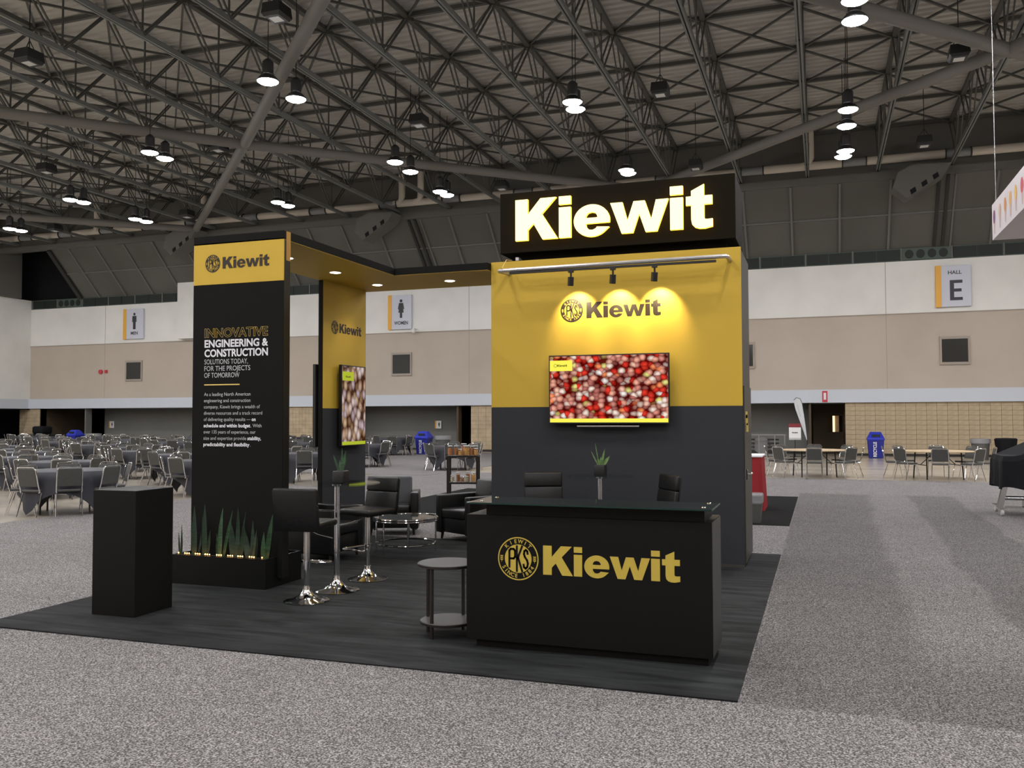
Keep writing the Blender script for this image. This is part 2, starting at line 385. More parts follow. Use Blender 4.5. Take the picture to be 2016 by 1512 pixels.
def text2d(txt, size, bold=0.0, space=1.0):
    cu = bpy.data.curves.new('t', 'FONT'); cu.body = txt; cu.size = 1; cu.offset = bold; cu.space_character = space
    cu.resolution_u = 3
    o = bpy.data.objects.new('t', cu); C.objects.link(o)
    dg = bpy.context.evaluated_depsgraph_get(); dg.update()
    me = bpy.data.meshes.new_from_object(o.evaluated_get(dg))
    vs = [(v.co.x, v.co.y) for v in me.vertices]; fs = [tuple(p.vertices) for p in me.polygons]
    bpy.data.objects.remove(o); bpy.data.curves.remove(cu); bpy.data.meshes.remove(me)
    return vs, fs
_capH = None
def text(mb, txt, mp, h, width=None, bold=0.0, lift=.0015, align='l', space=1.0, rot=0, about=None, hx=1.0):
    """cap height h; optional total width"""
    global _capH
    if _capH is None:
        vs, _ = text2d('H', 1); _capH = max(v[1] for v in vs)
    vs, fs = text2d(txt, 1, bold, space)
    k = h/_capH; kx = k*hx
    x0 = min(v[0] for v in vs); x1 = max(v[0] for v in vs)
    if width: kx = width/(x1-x0)
    pts = [((x-x0)*kx, y*k) for x, y in vs]
    W_ = (x1-x0)*kx
    if align == 'c': pts = [(x-W_/2, y) for x, y in pts]
    if rot:
        c_, s_ = cos(rot), sin(rot); pts = [(x*c_-y*s_, x*s_+y*c_) for x, y in pts]
    if about: pts = [(x+about[0], y+about[1]) for x, y in pts]
    mb.add([mp(x, y, lift) for x, y in pts], fs)
    return W_
def outline_text(name, txt, loc, h, width, m, parent, r=.0035):
    cu = bpy.data.curves.new('t', 'FONT'); cu.body = txt; cu.size = 1; cu.fill_mode = 'NONE'; cu.bevel_depth = .0095; cu.bevel_resolution = 0; cu.resolution_u = 3; cu.offset = .02
    o = bpy.data.objects.new('t', cu); C.objects.link(o)
    dg = bpy.context.evaluated_depsgraph_get(); dg.update()
    me = bpy.data.meshes.new_from_object(o.evaluated_get(dg))
    xs = [v.co.x for v in me.vertices]; ys = [v.co.y for v in me.vertices]
    kx = width/(max(xs)-min(xs)); ky = h/(max(ys)-min(ys)); a, b = min(xs), min(ys)
    mb = MB(); mb.add([(loc[0]+(v.co.x-a)*kx, loc[1]-.001-(v.co.z+.02)*.05, loc[2]+(v.co.y-b)*ky) for v in me.vertices], [tuple(p.vertices) for p in me.polygons])
    bpy.data.objects.remove(o); bpy.data.curves.remove(cu)
    return mb.build(name, m, parent, fixn=False)

# heavy grotesque letters of the wordmark, cap height 1
def arc(cx, cy_, rx, ry, a0, a1, n=12):
    return [(cx+rx*cos(R_(a0+(a1-a0)*i/n)), cy_+ry*sin(R_(a0+(a1-a0)*i/n))) for i in range(n+1)]
XS = 1.065
def wordmark():
    G = []
    G.append([(0, 0), (.295, 0), (.295, .25), (.43, .40), (.645, 0), (1.0, 0), (.63, .62), (.97, 1), (.60, 1), (.295, .62), (.295, 1), (0, 1)])
    for ox in (1.035, 3.53):
        G.append([(ox, 0), (ox+.275, 0), (ox+.275, .735), (ox, .735)]); G.append([(ox, .805), (ox+.275, .805), (ox+.275, 1), (ox, 1)])
    ex, ey = 1.79, .362
    e = arc(ex, ey, .41, .385, 90, -10, 9) + [(ex-.135, ey-.07)] + [(ex-.12, ey-.15), (ex-.06, ey-.215), (ex+.02, ey-.225), (ex+.09, ey-.195), (ex+.12, ey-.155), (ex+.395, ey-.175)]
    e += arc(ex, ey, .41, .385, -40, -269.9, 22) + [(ex, ey+.20), (ex-.08, ey+.18), (ex-.125, ey+.12), (ex-.135, ey+.065), (ex+.135, ey+.065), (ex+.125, ey+.12), (ex+.08, ey+.18), (ex+.001, ey+.20)]
    G.append(e)
    wx = 2.215
    G.append([(wx+x, y) for x, y in [(0, .735), (.25, 0), (.50, 0), (.64, .44), (.78, 0), (1.03, 0), (1.28, .735), (1.01, .735), (.905, .29), (.765, .735), (.52, .735), (.38, .29), (.27, .735)]])
    tx = 3.87
    t = [(.0, .535), (.11, .535), (.11, .20)] + [(.13, .09), (.19, .02), (.28, -.012), (.40, -.015), (.56, .02), (.56, .20), (.46, .19), (.405, .195), (.385, .23), (.385, .535), (.555, .535), (.555, .735), (.385, .735), (.385, 1.0), (.11, .86), (.11, .735), (.0, .735)]
    G.append([(tx+x, y) for x, y in t])
    return [[(x*XS, y) for x, y in g] for g in G]
WM = wordmark()
def put_wordmark(mb, mp, cap, depth=.002):
    for g in WM: mb.poly([(x*cap, y*cap) for x, y in g], mp, depth)
def ribbon(mb, path, w_, mp, lift):
    for (x0, y0), (x1, y1) in zip(path, path[1:]):
        l = math.hypot(x1-x0, y1-y0); nx, ny = -(y1-y0)/l*w_/2, (x1-x0)/l*w_/2
        ex, ey = (x1-x0)/l*w_*.35, (y1-y0)/l*w_*.35
        mb.add([mp(x0-ex+nx, y0-ey+ny, lift), mp(x0-ex-nx, y0-ey-ny, lift), mp(x1+ex-nx, y1+ey-ny, lift), mp(x1+ex+nx, y1+ey+ny, lift)], [(0, 1, 2, 3)])
def ring(mb, r0, r1, mp, lift, n=48):
    vs = []; fs = []
    for k in range(n):
        a = 2*pi*k/n
        vs += [mp(r0*cos(a), r0*sin(a), lift), mp(r1*cos(a), r1*sin(a), lift)]
    for k in range(n): a = 2*k; b = 2*((k+1) % n); fs.append((a, a+1, b+1, b))
    mb.add(vs, fs)
def disc(mb, r, mp, lift, n=40):
    mb.add([mp(r*cos(2*pi*k/n), r*sin(2*pi*k/n), lift) for k in range(n)], [tuple(range(n))])
def emblem(parent, mpc, r, fg, bg, band_fg, simple=False):
    """round badge: band with arched lettering, disc with the three tall initials"""
    mp = lambda u, v, t: mpc(u*r, v*r, t)
    a = MB()
    if band_fg: ring(a, .66, 1, mp, .0012)               # solid band in fg, letters knocked out in bg
    else: ring(a, .945, 1, mp, .0012); disc(a, .66, mp, .0012)
    a.build('emblem_ring', fg, parent, fixn=False)
    lt = MB()
    if not simple:
        for word, mid, step, top in (('KIEWIT', 90, 17.5, True), ('SINCE 1884', 270, 13.2, False)):
            n = len(word)
            for i, ch in enumerate(word):
                if ch == ' ': continue
                k = (i-(n-1)/2)*step
                ang = mid - k if top else mid + k
                rad = .725 if top else .88
                rr = R_(ang)
                rot = rr - pi/2 if top else rr + pi/2
                text(lt, ch, mp, .17, rot=rot, about=(rad*cos(rr), rad*sin(rr)), align='c', bold=.02, lift=.0022)
        for sx_ in (-1, 1):
            for q in range(3):
                for s2 in (-1, 1):
                    cx_, cz = sx_*.81 + s2*.035, .10-q*.085
                    lt.add([mp(cx_+.045*cos(t)*1.0, cz+.028*sin(t)+s2*.5*.045*cos(t), .0022) for t in [2*pi*k/8 for k in range(8)]], [tuple(range(8))])
            ribbon(lt, [(sx_*.81, .14), (sx_*.81, -.17)], .018, mp, .0022)
    if lt.v: lt.build('emblem_lettering', bg if band_fg else fg, parent, fixn=False)
    p = MB(); wd = .10
    P = [(-.43, -.40), (-.43, .36), (-.36, .44), (-.22, .44), (-.15, .36), (-.15, .08), (-.22, .0), (-.40, .0)]
    K1 = [(-.06, -.58), (-.06, .58)]; K2 = [(.20, .58), (-.03, .0)]; K3 = [(.20, -.58), (.0, .05)]
    S_ = [(.47, .24), (.45, .36), (.38, .42), (.31, .36), (.29, .22), (.33, .10), (.44, -.06), (.48, -.2), (.45, -.36), (.37, -.44), (.29, -.38), (.27, -.26)]
    for q in (P, K1, K2, K3, S_): ribbon(p, q, wd, mp, .0024)
    p.build('emblem_initials', fg if band_fg else bg, parent, fixn=False)

# ------------------------------------------------------------------ hall shell
YW, XL, XR, YB = 40.88, -45.3, 22.0, -18.0
ZB0, ZB1, ZWB, ZWT, ZV = 2.29, 2.86, 6.05, 8.30, 8.85
struct('floor', box(XL-8, XR, YB, YW+7, -.2, 0), 'concrete')
aisle = box(-12.6, XR-.02, YB+.02, 25.4, 0.0, .006).build('aisle_carpet', 'carpet'); tag(aisle, 'grey speckled aisle carpet around the black booth carpet', 'carpet')
cross = box(-24.0, -10.9, 23.6, 39.4, .0065, .011).build('aisle_carpet', 'carpet'); tag(cross, 'grey carpet strip running back towards the recycling bin by the restroom wall', 'carpet')

wb = struct('wall_back', box(XL, XR, YW, YW+.25, ZWB, ZWT), 'white')
wbe = MB(); wbe.box(XL, XR, YW, YW+.25, ZB1, ZWB); wbe.build('beige_panel', 'beige', wb)
for x in (-39.6, -30.1, -16.6, -9, 5.25-2.6, 9.3): box(x-.012, x+.012, YW-.004, YW, ZB1, ZWT).build('panel_joint', 'winframe', wb)
box(XL, XR, YW-.03, YW-.002, ZWB-.02, ZWB+.02).build('joint_strip', 'winframe', wb)
struct('trim_1', box(XL, XR, YW-.12, YW+2.4, ZB0, ZB1), 'band')
tag(box(-34.1, -32.9, YW-.42, YW-.004, ZWB+.1, 9.3).build('wall_pilaster', 'white', wb))
# soffit level: block piers with individually built blocks
BW, BH = .40, .203
blk = MB().box(-BW/2+.006, BW/2-.006, 0, .05, .006, BH-.006)
def pier(name, x0, x1, visible, bw=BW):
    w_ = struct(name, box(x0, x1, YW+.03, YW+.5, 0, ZB0-.002), 'mortar')
    n = 0; proto = None; st = MB()
    zz = 0.10
    while zz < ZB0-.05:
        h = min(BH, ZB0-zz-.004)
        x = x0
        while x < x1-.05:
            ww = min(bw, x1-x)
            q = proj((x, YW, zz))
            if visible and -40 < q[0] < 2050:
                if ww > bw-.01 and h > BH-.01:
                    if proto is None:
                        proto = MB().box(.005, bw-.005, 0, .034, .005, BH-.005).build('block', 'brick', w_, world=False)
                        proto.location = (x, YW, zz)
                    else:
                        o = proto.copy(); C.objects.link(o); o.parent = w_; o.location = (x, YW-random.uniform(0, .004), zz)
                    n += 1
                else:
                    box(x+.005, x+ww-.005, YW, YW+.034, zz+.005, zz+h-.003).build('block', 'brick', w_)
            else:
                st.box(x+.005, x+ww-.005, YW, YW+.034, zz+.005, zz+h-.003)
            x += ww
        zz += BH
    if st.v: o = st.build('far_blocks', 'brick', w_, fixn=False); o['kind'] = 'stuff'
    b = struct('baseboard_back', box(x0, x1, YW-.02, YW+.03, .0, .10), 'base', w_)
    return w_
pier('wall_back_pier', -46.1, -44.5, False, .2); pier('wall_back_pier', -27.4, -23.6, False, .2)
pier('wall_back_pier', -16.5, -12.0, False, .4); pier('wall_back_pier', .95, XR, True, .4)
def recess(x0, x1, d, m, side='gwall'):
    mb = MB(); mb.box(x0, x1, YW+d, YW+d+.1, 0, ZB0); s = struct('wall_recess', mb, m)
    struct('wall_recess_side', MB().box(x0-.1, x0, YW+.06, YW+d, 0, ZB0).box(x1, x1+.1, YW+.5, YW+d, 0, ZB0), side, s)
    struct('baseboard_recess', box(x0, x1, YW+d-.02, YW+d, 0, .1), 'base', s)
    return s
recess(-44.5, -41.1, 5, 'hidden', 'brown'); recess(-41.0, -27.4, 1.5, 'gwall')
recess(-23.6, -17.3, 1.5, 'gwall'); recess(-17.2, -16.5, 3.4, 'brown', 'brown')
recess(-12.0, -.55, 1.5, 'gwall'); 
psg = recess(-.45, .95, 3.6, 'brown', 'brown')
# passage window: added glow bar imitates the light reflected in its glass
wd = MB(); 
dz0, dz1, dx0, dx1 = .98, 1.72, .22, .88
door = thing('door_1', (.3, YW+2.6, 0), None, None); door['kind'] = 'structure'
MB().box(-.40, dx0, YW+2.6, YW+2.66, 0, ZB0-.03).box(dx1, .94, YW+2.6, YW+2.66, 0, ZB0-.03).box(dx0, dx1, YW+2.6, YW+2.66, 0, dz0).box(dx0, dx1, YW+2.6, YW+2.66, dz1, ZB0-.03).build('door_leaf', 'brown', door)
MB().box(.50, .74, YW+3.0, YW+3.03, .9, 1.8).build('lit_board', 'brick', door)
box(.46, .56, YW+2.8, YW+2.85, .9, 1.9).build('added_glow_bar', 'lit', door)
struct('baseboard_recess', box(-41, -27.5, YW+1.46, YW+1.5, 0, .12), 'base')

# left wall
wl = struct('wall_left', box(XL-.3, XL, YB, YW, ZB1, ZV), 'white')
struct('trim_2', box(XL-.3, XL+.03, YB, YW-.12, ZB0, ZB1), 'band')
struct('wall_left_recess', box(XL-5, XL-4.9, YB, YW+6, 0, ZB0), 'hidden')
struct('wall_left_recess', box(XL-5, XL-.0, YB, YW+.1, ZB0-.06, ZB0-.002), 'hidden')
struct('wall_left_upper', box(XL-2.2, XL-2.1, YB, YW, ZV, 13.5), 'hidden')
for y in (27.2, 31.5, 38.2): box(XL-.6, XL+.3, y, y+1.7, ZV, 13).build('wall_column', 'beam', wl)
struct('wall_right', box(XR, XR+.2, YB, YW, 0, 13.5), 'beige')
struct('wall_front', box(XL, XR, YB-.2, YB, 0, 13.5), 'beige')

# vent strip above the white wall
vs_ = struct('trim_3', box(XL, XR, YW+.02, YW+.3, ZWT, ZV), 'vent')
x = XL+.1; i = 0
while x < 9.5:
    grp = i % 12 in (0, 1) or i % 12 in (11,)
    ww = 1.94
    c0 = 4.8 + 23.3*round((x+.97-4.8)/23.3)
    if abs(x+.97-c0) < 1.0 or abs(x+.97-(c0-17.4)) < .97 and x < -20:
        box(x+.02, x+ww-.02, YW-.03, YW+.02, ZWT+.03, ZV-.03).build('speaker_plate', 'vent', vs_)
        for k in range(4):
            MB().add([(x+.3+k*.44+.17*cos(a), YW-.045+.0, (ZWT+ZV)/2+.19*sin(a)) for a in [2*pi*j/16 for j in range(16)]] + [(x+.3+k*.44+.17*cos(a), YW-.03, (ZWT+ZV)/2+.19*sin(a)) for a in [2*pi*j/16 for j in range(16)]],
                     [tuple(range(16))]+[(j, (j+1) % 16, 16+(j+1) % 16, 16+j) for j in range(16)]).build('speaker_hole', 'ventdark', vs_)
    else:
        box(x+.06, x+ww/2-.03, YW-.012, YW+.02, ZWT+.05, ZV-.05).build('vent_panel', 'ventdark', vs_)
        box(x+ww/2+.0, x+ww-.06, YW-.012, YW+.02, ZWT+.05, ZV-.05).build('vent_panel', 'ventdark', vs_)
    box(x-.03, x+.03, YW-.03, YW+.02, ZWT, ZV).build('vent_mullion', 'rib', vs_)
    x += ww; i += 1
# sloped panels and the edge beam
YE, ZE = 38.5, 11.3
sl = struct('ceiling_slope', MB().add([(-41.4, YW+.05, ZV), (XR, YW+.05, ZV), (XR, YE, ZE), (-41.4, YE, ZE), (-41.4, YW+.25, ZV), (XR, YW+.25, ZV), (XR, YE+.2, ZE+.1), (-41.4, YE+.2, ZE+.1)], [(0, 1, 2, 3), (4, 5, 6, 7)]), 'slope', fixn=False)
k = -24
while True:
    xr = .83+1.945*k
    if xr > 12: break
    if xr > -41.3:
        dbl = abs((xr-4.75+11.6) % 23.3-11.6) < .5
        if dbl:
            for dx in (-.16, .16): MB().bar((xr+dx, YW-.05, ZV+.05), (xr+dx, YE, ZE), .12, .18).build('slope_strut', 'ribdark', sl)
            MB().bar((xr+.45, YW, ZV), (xr+.45, YE, ZE), .07, .12).build('slope_rib', 'rib', sl)
        else: MB().bar((xr, YW, ZV), (xr, YE, ZE), .09, .14).build('slope_rib', 'rib', sl)
    k += 1
ym = (YW+YE)/2
MB().bar((-41.3, ym, (ZV+ZE)/2), (XR, ym, (ZV+ZE)/2), .10, .07).build('slope_rail', 'rib', sl)
struct('ceiling_edge_beam', MB().box(XL-3, XR, YE, YE+.25, ZE, 13.45).box(XL-3, XR, YE-.18, YE+.02, ZE-.02, ZE+.28), 'beam')
MB().bar((-41.4, YW, ZV), (-41.4, YE, ZE), .25, .3).build('slope_edge', 'ribdark', sl)
struct('wall_back_upper', box(XL-3, -41.5, YW+.6, YW+.7, ZV, 13.5), 'hidden')  # dark sheet standing for the unlit void
# corrugated deck
ZD = 13.5
dm = MB(); y = YB; prof = []
while y < YE+.2:
    prof += [(y, ZD), (y+.14, ZD), (y+.17, ZD+.06), (y+.31, ZD+.06)]; y += .34
n = len(prof)
dm.add([(XL-3, a, b) for a, b in prof]+[(XR, a, b) for a, b in prof], [(i, i+1, n+i+1, n+i) for i in range(n-1)])
ceil = struct('ceiling', dm, 'deck', fixn=False)
# trusses
NY = [38.3-3.08*k for k in range(10)]           # top nodes
ZT_, ZBt = 13.36, 11.7
web_me = {}
def webbar(a, b, w_, name, parent, m='steel'):
    o = MB().bar(a, b, w_, w_).build(name, m, parent, fixn=False); return o
trs = []
for kx in range(-17, 5):
    X = -.42+2.70*kx
    if not trs:
        t0 = MB().box(-.075, .075, NY[-1]-.3, YE, ZT_-.07, ZT_+.06).build('roof_truss', 'steel', None)
        t0.parent = ceil; t0.location = (X, 0, 0)
        bc = MB().box(-.070, -.018, NY[-1]-.3, YE+.05, ZBt-.07, ZBt+.04).box(.018, .070, NY[-1]-.3, YE+.05, ZBt-.07, ZBt+.04).box(-.08, .08, NY[-1]-.3, YE+.05, ZBt+.04, ZBt+.06).build('bottom_chord', 'chord', None); bc.parent = t0
        for j in range(len(NY)-1):
            yb = (NY[j]+NY[j+1])/2
            for yt in (NY[j], NY[j+1]):
                for s_ in (-.07, .07):
                    o = MB().bar((s_, yb, ZBt), (s_, yt, ZT_), .042, .042).build('web_member', 'steel', None, fixn=False); o.parent = t0
            o = MB().bar((0, yb, ZBt), (0, yb, ZT_), .04, .04).build('web_post', 'steel', None, fixn=False); o.parent = t0
        trs.append(t0)
    else:
        r = trs[0].copy(); C.objects.link(r); r.parent = ceil; r.location = (X, 0, 0)
        for ch in trs[0].children:
            c = ch.copy(); C.objects.link(c); c.parent = r
for j, yn in enumerate(NY):
    box(XL, 11, yn-.05, yn+.05, ZT_-.02, ZT_+.10).build('purlin', 'steel', ceil)
pb = None; cnt = 0; stf = MB()
for kx in range(-16, 5):
    X0 = -.42+2.70*(kx-1); X1 = X0+2.70
    for j in range(len(NY)-1):
        for a, b in (((X0, NY[j]), (X1, NY[j+1])), ((X1, NY[j]), (X0, NY[j+1]))):
            q = proj(((X0+X1)/2, NY[j], ZT_))
            if q and -60 < q[0] < 2080 and q[1] > -60 and cnt < 290:
                if (a[0] < b[0]):
                    key = 1
                else: key = -1
                if web_me.get(key) is None:
                    o = MB().bar((0, 0, 0), (key*2.70, -3.08, 0), .06, .06).build('cross_brace', 'steel', ceil, world=False, fixn=False); web_me[key] = o.data
                else:
                    o = bpy.data.objects.new('cross_brace', web_me[key]); C.objects.link(o); o.parent = ceil
                o.location = (a[0], a[1], ZT_+.0 if key > 0 else ZT_-.07); cnt += 1
            else: stf.bar((a[0], a[1], ZT_), (b[0], b[1], ZT_), .06, .06)
if stf.v: o = stf.build('far_cross_braces', 'steel', ceil, fixn=False); o['kind'] = 'stuff'
# big brace pipes crossing under the trusses
ZP = 11.2
for cx in (-42.3, -18.8, 4.7):
    pd = 11.75
    for (dx, dy) in ((-1, 1), (1, 1), (-1, -1), (1, -1)):
        L_ = 1.0 if dy > 0 else .95
        o = MB().tube([(cx, 25.6, ZP), (cx+dx*pd*L_, 25.6+dy*12.0*L_, ZP+(.3 if dy > 0 else 0))], .175, 12).build('brace_pipe', 'pipe', ceil, smooth=True)
# long pipe under the edge beam
pp = thing('service_pipe', (-18, 38.1, 12.0), 'long pale pipe with grey couplings running along the roof edge', 'pipe')
x = XL; i = 0
while x < 12:
    l = random.uniform(1.6, 3.2)
    MB().tube([(x, 38.1, 12.0), (x+l, 38.1, 12.0)], .17, 12).build('pipe_length', 'duct', pp, smooth=True)
    MB().tube([(x+l, 38.1, 12.0), (x+l+.9, 38.1, 12.0)], .165, 12).build('pipe_coupling', 'ductgrey', pp, smooth=True)
    for q in (0, .9): MB().tube([(x+l+q, 38.1, 12.0), (x+l+q+.05, 38.1, 12.0)], .21, 12).build('pipe_ring', 'ribdark', pp)
    x += l+.95
for X in (-.3, -18.9, -17.9, -30.4, -37.5):
    MB().tube([(X-.5, 38.1, 12.0), (X-.1, 38.05, 12.05), (X, 38.0, 12.3), (X, 38.0, 13.4)], .16, 10).build('riser_pipe', 'duct', pp, smooth=True)
# diffuser boxes hanging on the slope
for cx, lab in ((-20.2, 'angled duct box with dark louvres on the roof slope above the back canopy beam'), (3.7, 'angled duct box on the roof slope above the hall letter sign'), (-31.5, 'angled duct box on the roof slope above the tall banner tower')):
    t = thing('duct_box', (cx, 38.2, 10.3), lab, 'duct')
    mb = MB(); pr = [(-.95, .15), (-.75, .75), (-.2, 1.0), (1.15, .95), (.9, .55), (-.45, -.30)]
    mb.poly(pr, lambda u, v, tt: (cx+u, 38.35-tt, 10.5+v), 1.0); mb.build('duct_shell', 'beam', t)
    for q in (.18, .48, .78):
        a = Vector((-.45, -.30)).lerp(Vector((.9, .55)), q-.06); b = Vector((-.45, -.30)).lerp(Vector((.9, .55)), q+.08)
        MB().add([(cx+a.x, 37.34, 10.5+a.y+.02), (cx+b.x, 37.34, 10.5+b.y+.02), (cx+b.x-.05, 37.34, 10.5+b.y+.2), (cx+a.x-.05, 37.34, 10.5+a.y+.2), (cx+a.x, 37.4, 10.5+a.y+.02), (cx+b.x, 37.4, 10.5+b.y+.02), (cx+b.x-.05, 37.4, 10.5+b.y+.2), (cx+a.x-.05, 37.4, 10.5+a.y+.2)], [(0, 1, 2, 3), (4, 5, 6, 7), (0, 1, 5, 4), (1, 2, 6, 5), (2, 3, 7, 6), (3, 0, 4, 7)]).build('louvre', 'hidden', t)

# ------------------------------------------------------------------ high bay lamps
LP = [(-13.40, 19.20, 'high bay lamp, upper left of the bright pair at the crossing pipe over the banner'), (-13.43, 20.54, 'high bay lamp, lower right of the bright pair at the crossing pipe over the banner'),
 (-20.65, 23.11, 'left lamp of the pair hanging left of the pipe crossing'), (-20.66, 23.83, 'right lamp of the pair hanging left of the pipe crossing'),
 (-28.1, 27.09, 'left lamp of the pair high above the men sign, nearer the left edge'), (-27.95, 27.61, 'right lamp of the pair high above the men sign, nearer the left edge'),
 (-35.0, 30.32, 'leftmost high bay lamp at the left edge'), (-34.9, 30.84, 'right lamp of the pair at the left edge'),
 (-28.19, 30.71, 'left lamp of the pair just above the men sign'), (-28.09, 31.28, 'right lamp of the pair just above the men sign'),
 (-20.6, 30.26, 'left lamp of the pair right above the top of the banner tower'), (-20.56, 30.92, 'right lamp of the pair right above the top of the banner tower'),
 (-13.6, 26.82, 'upper lamp of the staggered pair above the women sign'), (-13.63, 28.07, 'lower lamp of the staggered pair above the women sign'),
 (-13.77, 30.95, 'left lamp of the low pair left of the lit sign'), (-13.73, 31.54, 'right lamp of the low pair left of the lit sign'),
 (-6.38, 23.32, 'upper lamp of the pair high above the left half of the lit sign'), (-6.45, 23.90, 'lower lamp of the pair high above the left half of the lit sign'),
 (-6.39, 30.49, 'upper lamp of the pair just over the top edge of the lit sign'), (-6.4, 30.9, 'lower lamp of the pair just over the top edge of the lit sign'),
 (.78, 19.53, 'high bay lamp cut by the top edge right of the lit sign'), (.81, 20.55, 'second high bay lamp down from the top edge right of the lit sign'),
 (.83, 26.56, 'third high bay lamp down in the column right of the lit sign'), (.83, 28.05, 'fourth high bay lamp down in the column right of the lit sign'),
 (.86, 30.70, 'fifth high bay lamp down in the column right of the lit sign'), (.80, 31.34, 'lowest high bay lamp in the column right of the lit sign')]
ZL = 10.4
L0 = thing('high_bay_lamp', (LP[0][0], LP[0][1], ZL), LP[0][2], 'lamp', 'high bay lamps under the roof')
MB().lathe([(.11, -.065), (.20, -.050), (.25, -.024), (.268, .0)], n=20).build('lens', 'lens', L0, world=False, fixn=False)
MB().lathe([(.275, -.01), (.285, .02), (.22, .10), (.15, .16), (.14, .17)], n=20, cap=False).build('reflector', 'lampblack', L0, world=False, smooth=True)
MB().lathe([(.135, .14), (.145, .22), (.145, .50), (.09, .56), (.03, .60)], n=16).build('housing', 'lampblack', L0, world=False, smooth=True)
MB().tube([(0, 0, .58), (0, 0, 3.14)], .012, 5).build('hanging_rod', 'lampblack', L0, world=False)
for x, y, lb in LP[1:]: dup(L0, (x, y, ZL), 0, lb)
for ix, x in enumerate((-42.3, -35.1, -28.1, -20.65, -13.5, -6.4, .82, 8.0, 15.2)):  # unseen lamps carry the grid on, added to light the hall
    for iy, y in enumerate((31.0, 27.5, 23.6, 19.9, 12.6, 5.4, -1.8, -9.0, -15)):
        q = proj((x, y, ZL))
        if q and q[0] > -30 and q[0] < 2046 and q[1] > -30: continue
        if (iy == 1 and ix % 2 == 0) : continue
        for d in (-.6, .6): dup(L0, (x, y+d, ZL), 0, 'high bay lamp on the part of the roof outside the picture', 'high bay lamps outside the picture')

BX = [(-11.88, 17.35, 'black box light near the top edge left of the pipe'), (-19.48, 17.37, 'black box light at the upper left corner'), (-27.57, 25.45, 'black box light at the left edge below the long pipe'),
 (-19.71, 25.37, 'black box light just left of the pipe crossing'), (-12.0, 25.34, 'black box light among the trusses between the two lamp columns over the canopy'), (-4.28, 25.27, 'black box light high above the right half of the lit sign'),
 (3.51, 25.32, 'black box light at the upper right beside the long pipe'), (3.47, 33.18, 'black box light above the duct box at right'), (-4.34, 33.34, 'black box light peeking over the top right of the lit sign'),
 (-12.21, 33.65, 'black box light touching the left top corner of the lit sign'), (-27.66, 33.4, 'black box light left of the banner tower top'), (-35.83, 33.63, 'black box light low at the far left roof edge')]
B0 = thing('box_light', (BX[0][0], BX[0][1], 11), BX[0][2], 'light', 'black box lights under the roof'); B0.scale = (.65, .65, .65)
MB().add([(-.30, -.35, 0), (.30, -.35, 0), (.30, .35, 0), (-.30, .35, 0), (-.38, -.42, .12), (.38, -.42, .12), (.38, .42, .12), (-.38, .42, .12), (-.34, -.38, .5), (.34, -.38, .5), (.34, .38, .5), (-.34, .38, .5)],
         [(0, 1, 2, 3), (8, 9, 10, 11)]+[(a, (a+1) % 4, 4+(a+1) % 4, 4+a) for a in range(4)]+[(4+a, 4+(a+1) % 4, 8+(a+1) % 4, 8+a) for a in range(4)]).build('casing', 'lampblack', B0, world=False)
box(-.2, .2, -.2, .2, -.012, -.001).build('lens', 'pale', B0, world=False)
MB().bar((0, 0, .48), (0, 0, 2.4), .03, .03).tube([(0, 0, 2.3), (0, 0, 3.88)], .02, 5).bar((-.28, 0, .48), (0, 0, .95), .03, .03).bar((.28, 0, .48), (0, 0, .95), .03, .03).build('hanger', 'lampblack', B0, world=False)
for x, y, lb in BX[1:]: dup(B0, (x, y, 11), 0, lb)

# ------------------------------------------------------------------ signs and windows on the far wall
def wallsign(name, x0, x1, z0, z1, lab):
    y = YW-.14
    t = thing(name, ((x0+x1)/2, YW, z0), lab, 'sign')
    box(x0, x1, y, YW-.005, z0, z1).build('panel', 'sign', t, bev=.01)
    box(x0-.01, x0+(x1-x0)*.15, y-.02, YW-.004, z0-.01, z1+.01).build('amber_edge', 'amber', t)
    return t, y-.003
def figure(mb, cx, zc, h, y, skirt):
    mp = lambda u, v, t: (cx+u*h, y-t, zc+v*h)
    disc(mb, .085, lambda u, v, t: mp(u, v+.42, t), .002, 16)
    if skirt:
        mb.poly([(-.12, .31), (.12, .31), (.19, -.02), (.14, -.04), (.10, .14), (.16, -.22), (.07, -.22), (.07, -.5), (-.07, -.5), (-.07, -.22), (-.16, -.22), (-.10, .14), (-.14, -.04), (-.19, -.02)], mp, .004)
    else:
        mb.poly([(-.15, .31), (.15, .31), (.165, -.06), (.11, -.06), (.10, .18), (.10, -.5), (-.10, -.5), (-.10, .18), (-.11, -.06), (-.165, -.06)], mp, .004)
t, y = wallsign('restroom_sign', -38.14, -36.72, 6.27, 8.0, 'white wall sign with a man pictogram reading MEN and an amber edge')
m = MB(); figure(m, -37.35, 7.30, .95, y, False); m.build('pictogram', 'signtext', t, fixn=False)
m = MB(); text(m, 'MEN', lambda u, v, tt: (-37.35+u, y-tt, 6.52+v), .17, .5, .03, align='c'); 
m.v = [(a-.25+.25, b, c) for a, b, c in m.v]; m.build('lettering', 'signtext', t, fixn=False)
t, y = wallsign('restroom_sign', -21.03, -19.72, 6.22, 7.98, 'white wall sign with a woman pictogram reading WOMEN and an amber edge')
m = MB(); figure(m, -20.30, 7.28, .95, y, True); m.build('pictogram', 'signtext', t, fixn=False)
m = MB(); text(m, 'WOMEN', lambda u, v, tt: (-20.30+u, y-tt, 6.46+v), .17, .78, .03, align='c'); m.build('lettering', 'signtext', t, fixn=False)
t, y = wallsign('hall_sign', 4.60, 5.92, 6.26, 7.99, 'white wall sign reading HALL E with an amber edge')
m = MB(); text(m, 'HALL', lambda u, v, tt: (5.32+u, y-tt, 7.62+v), .15, .52, .02, align='c'); 
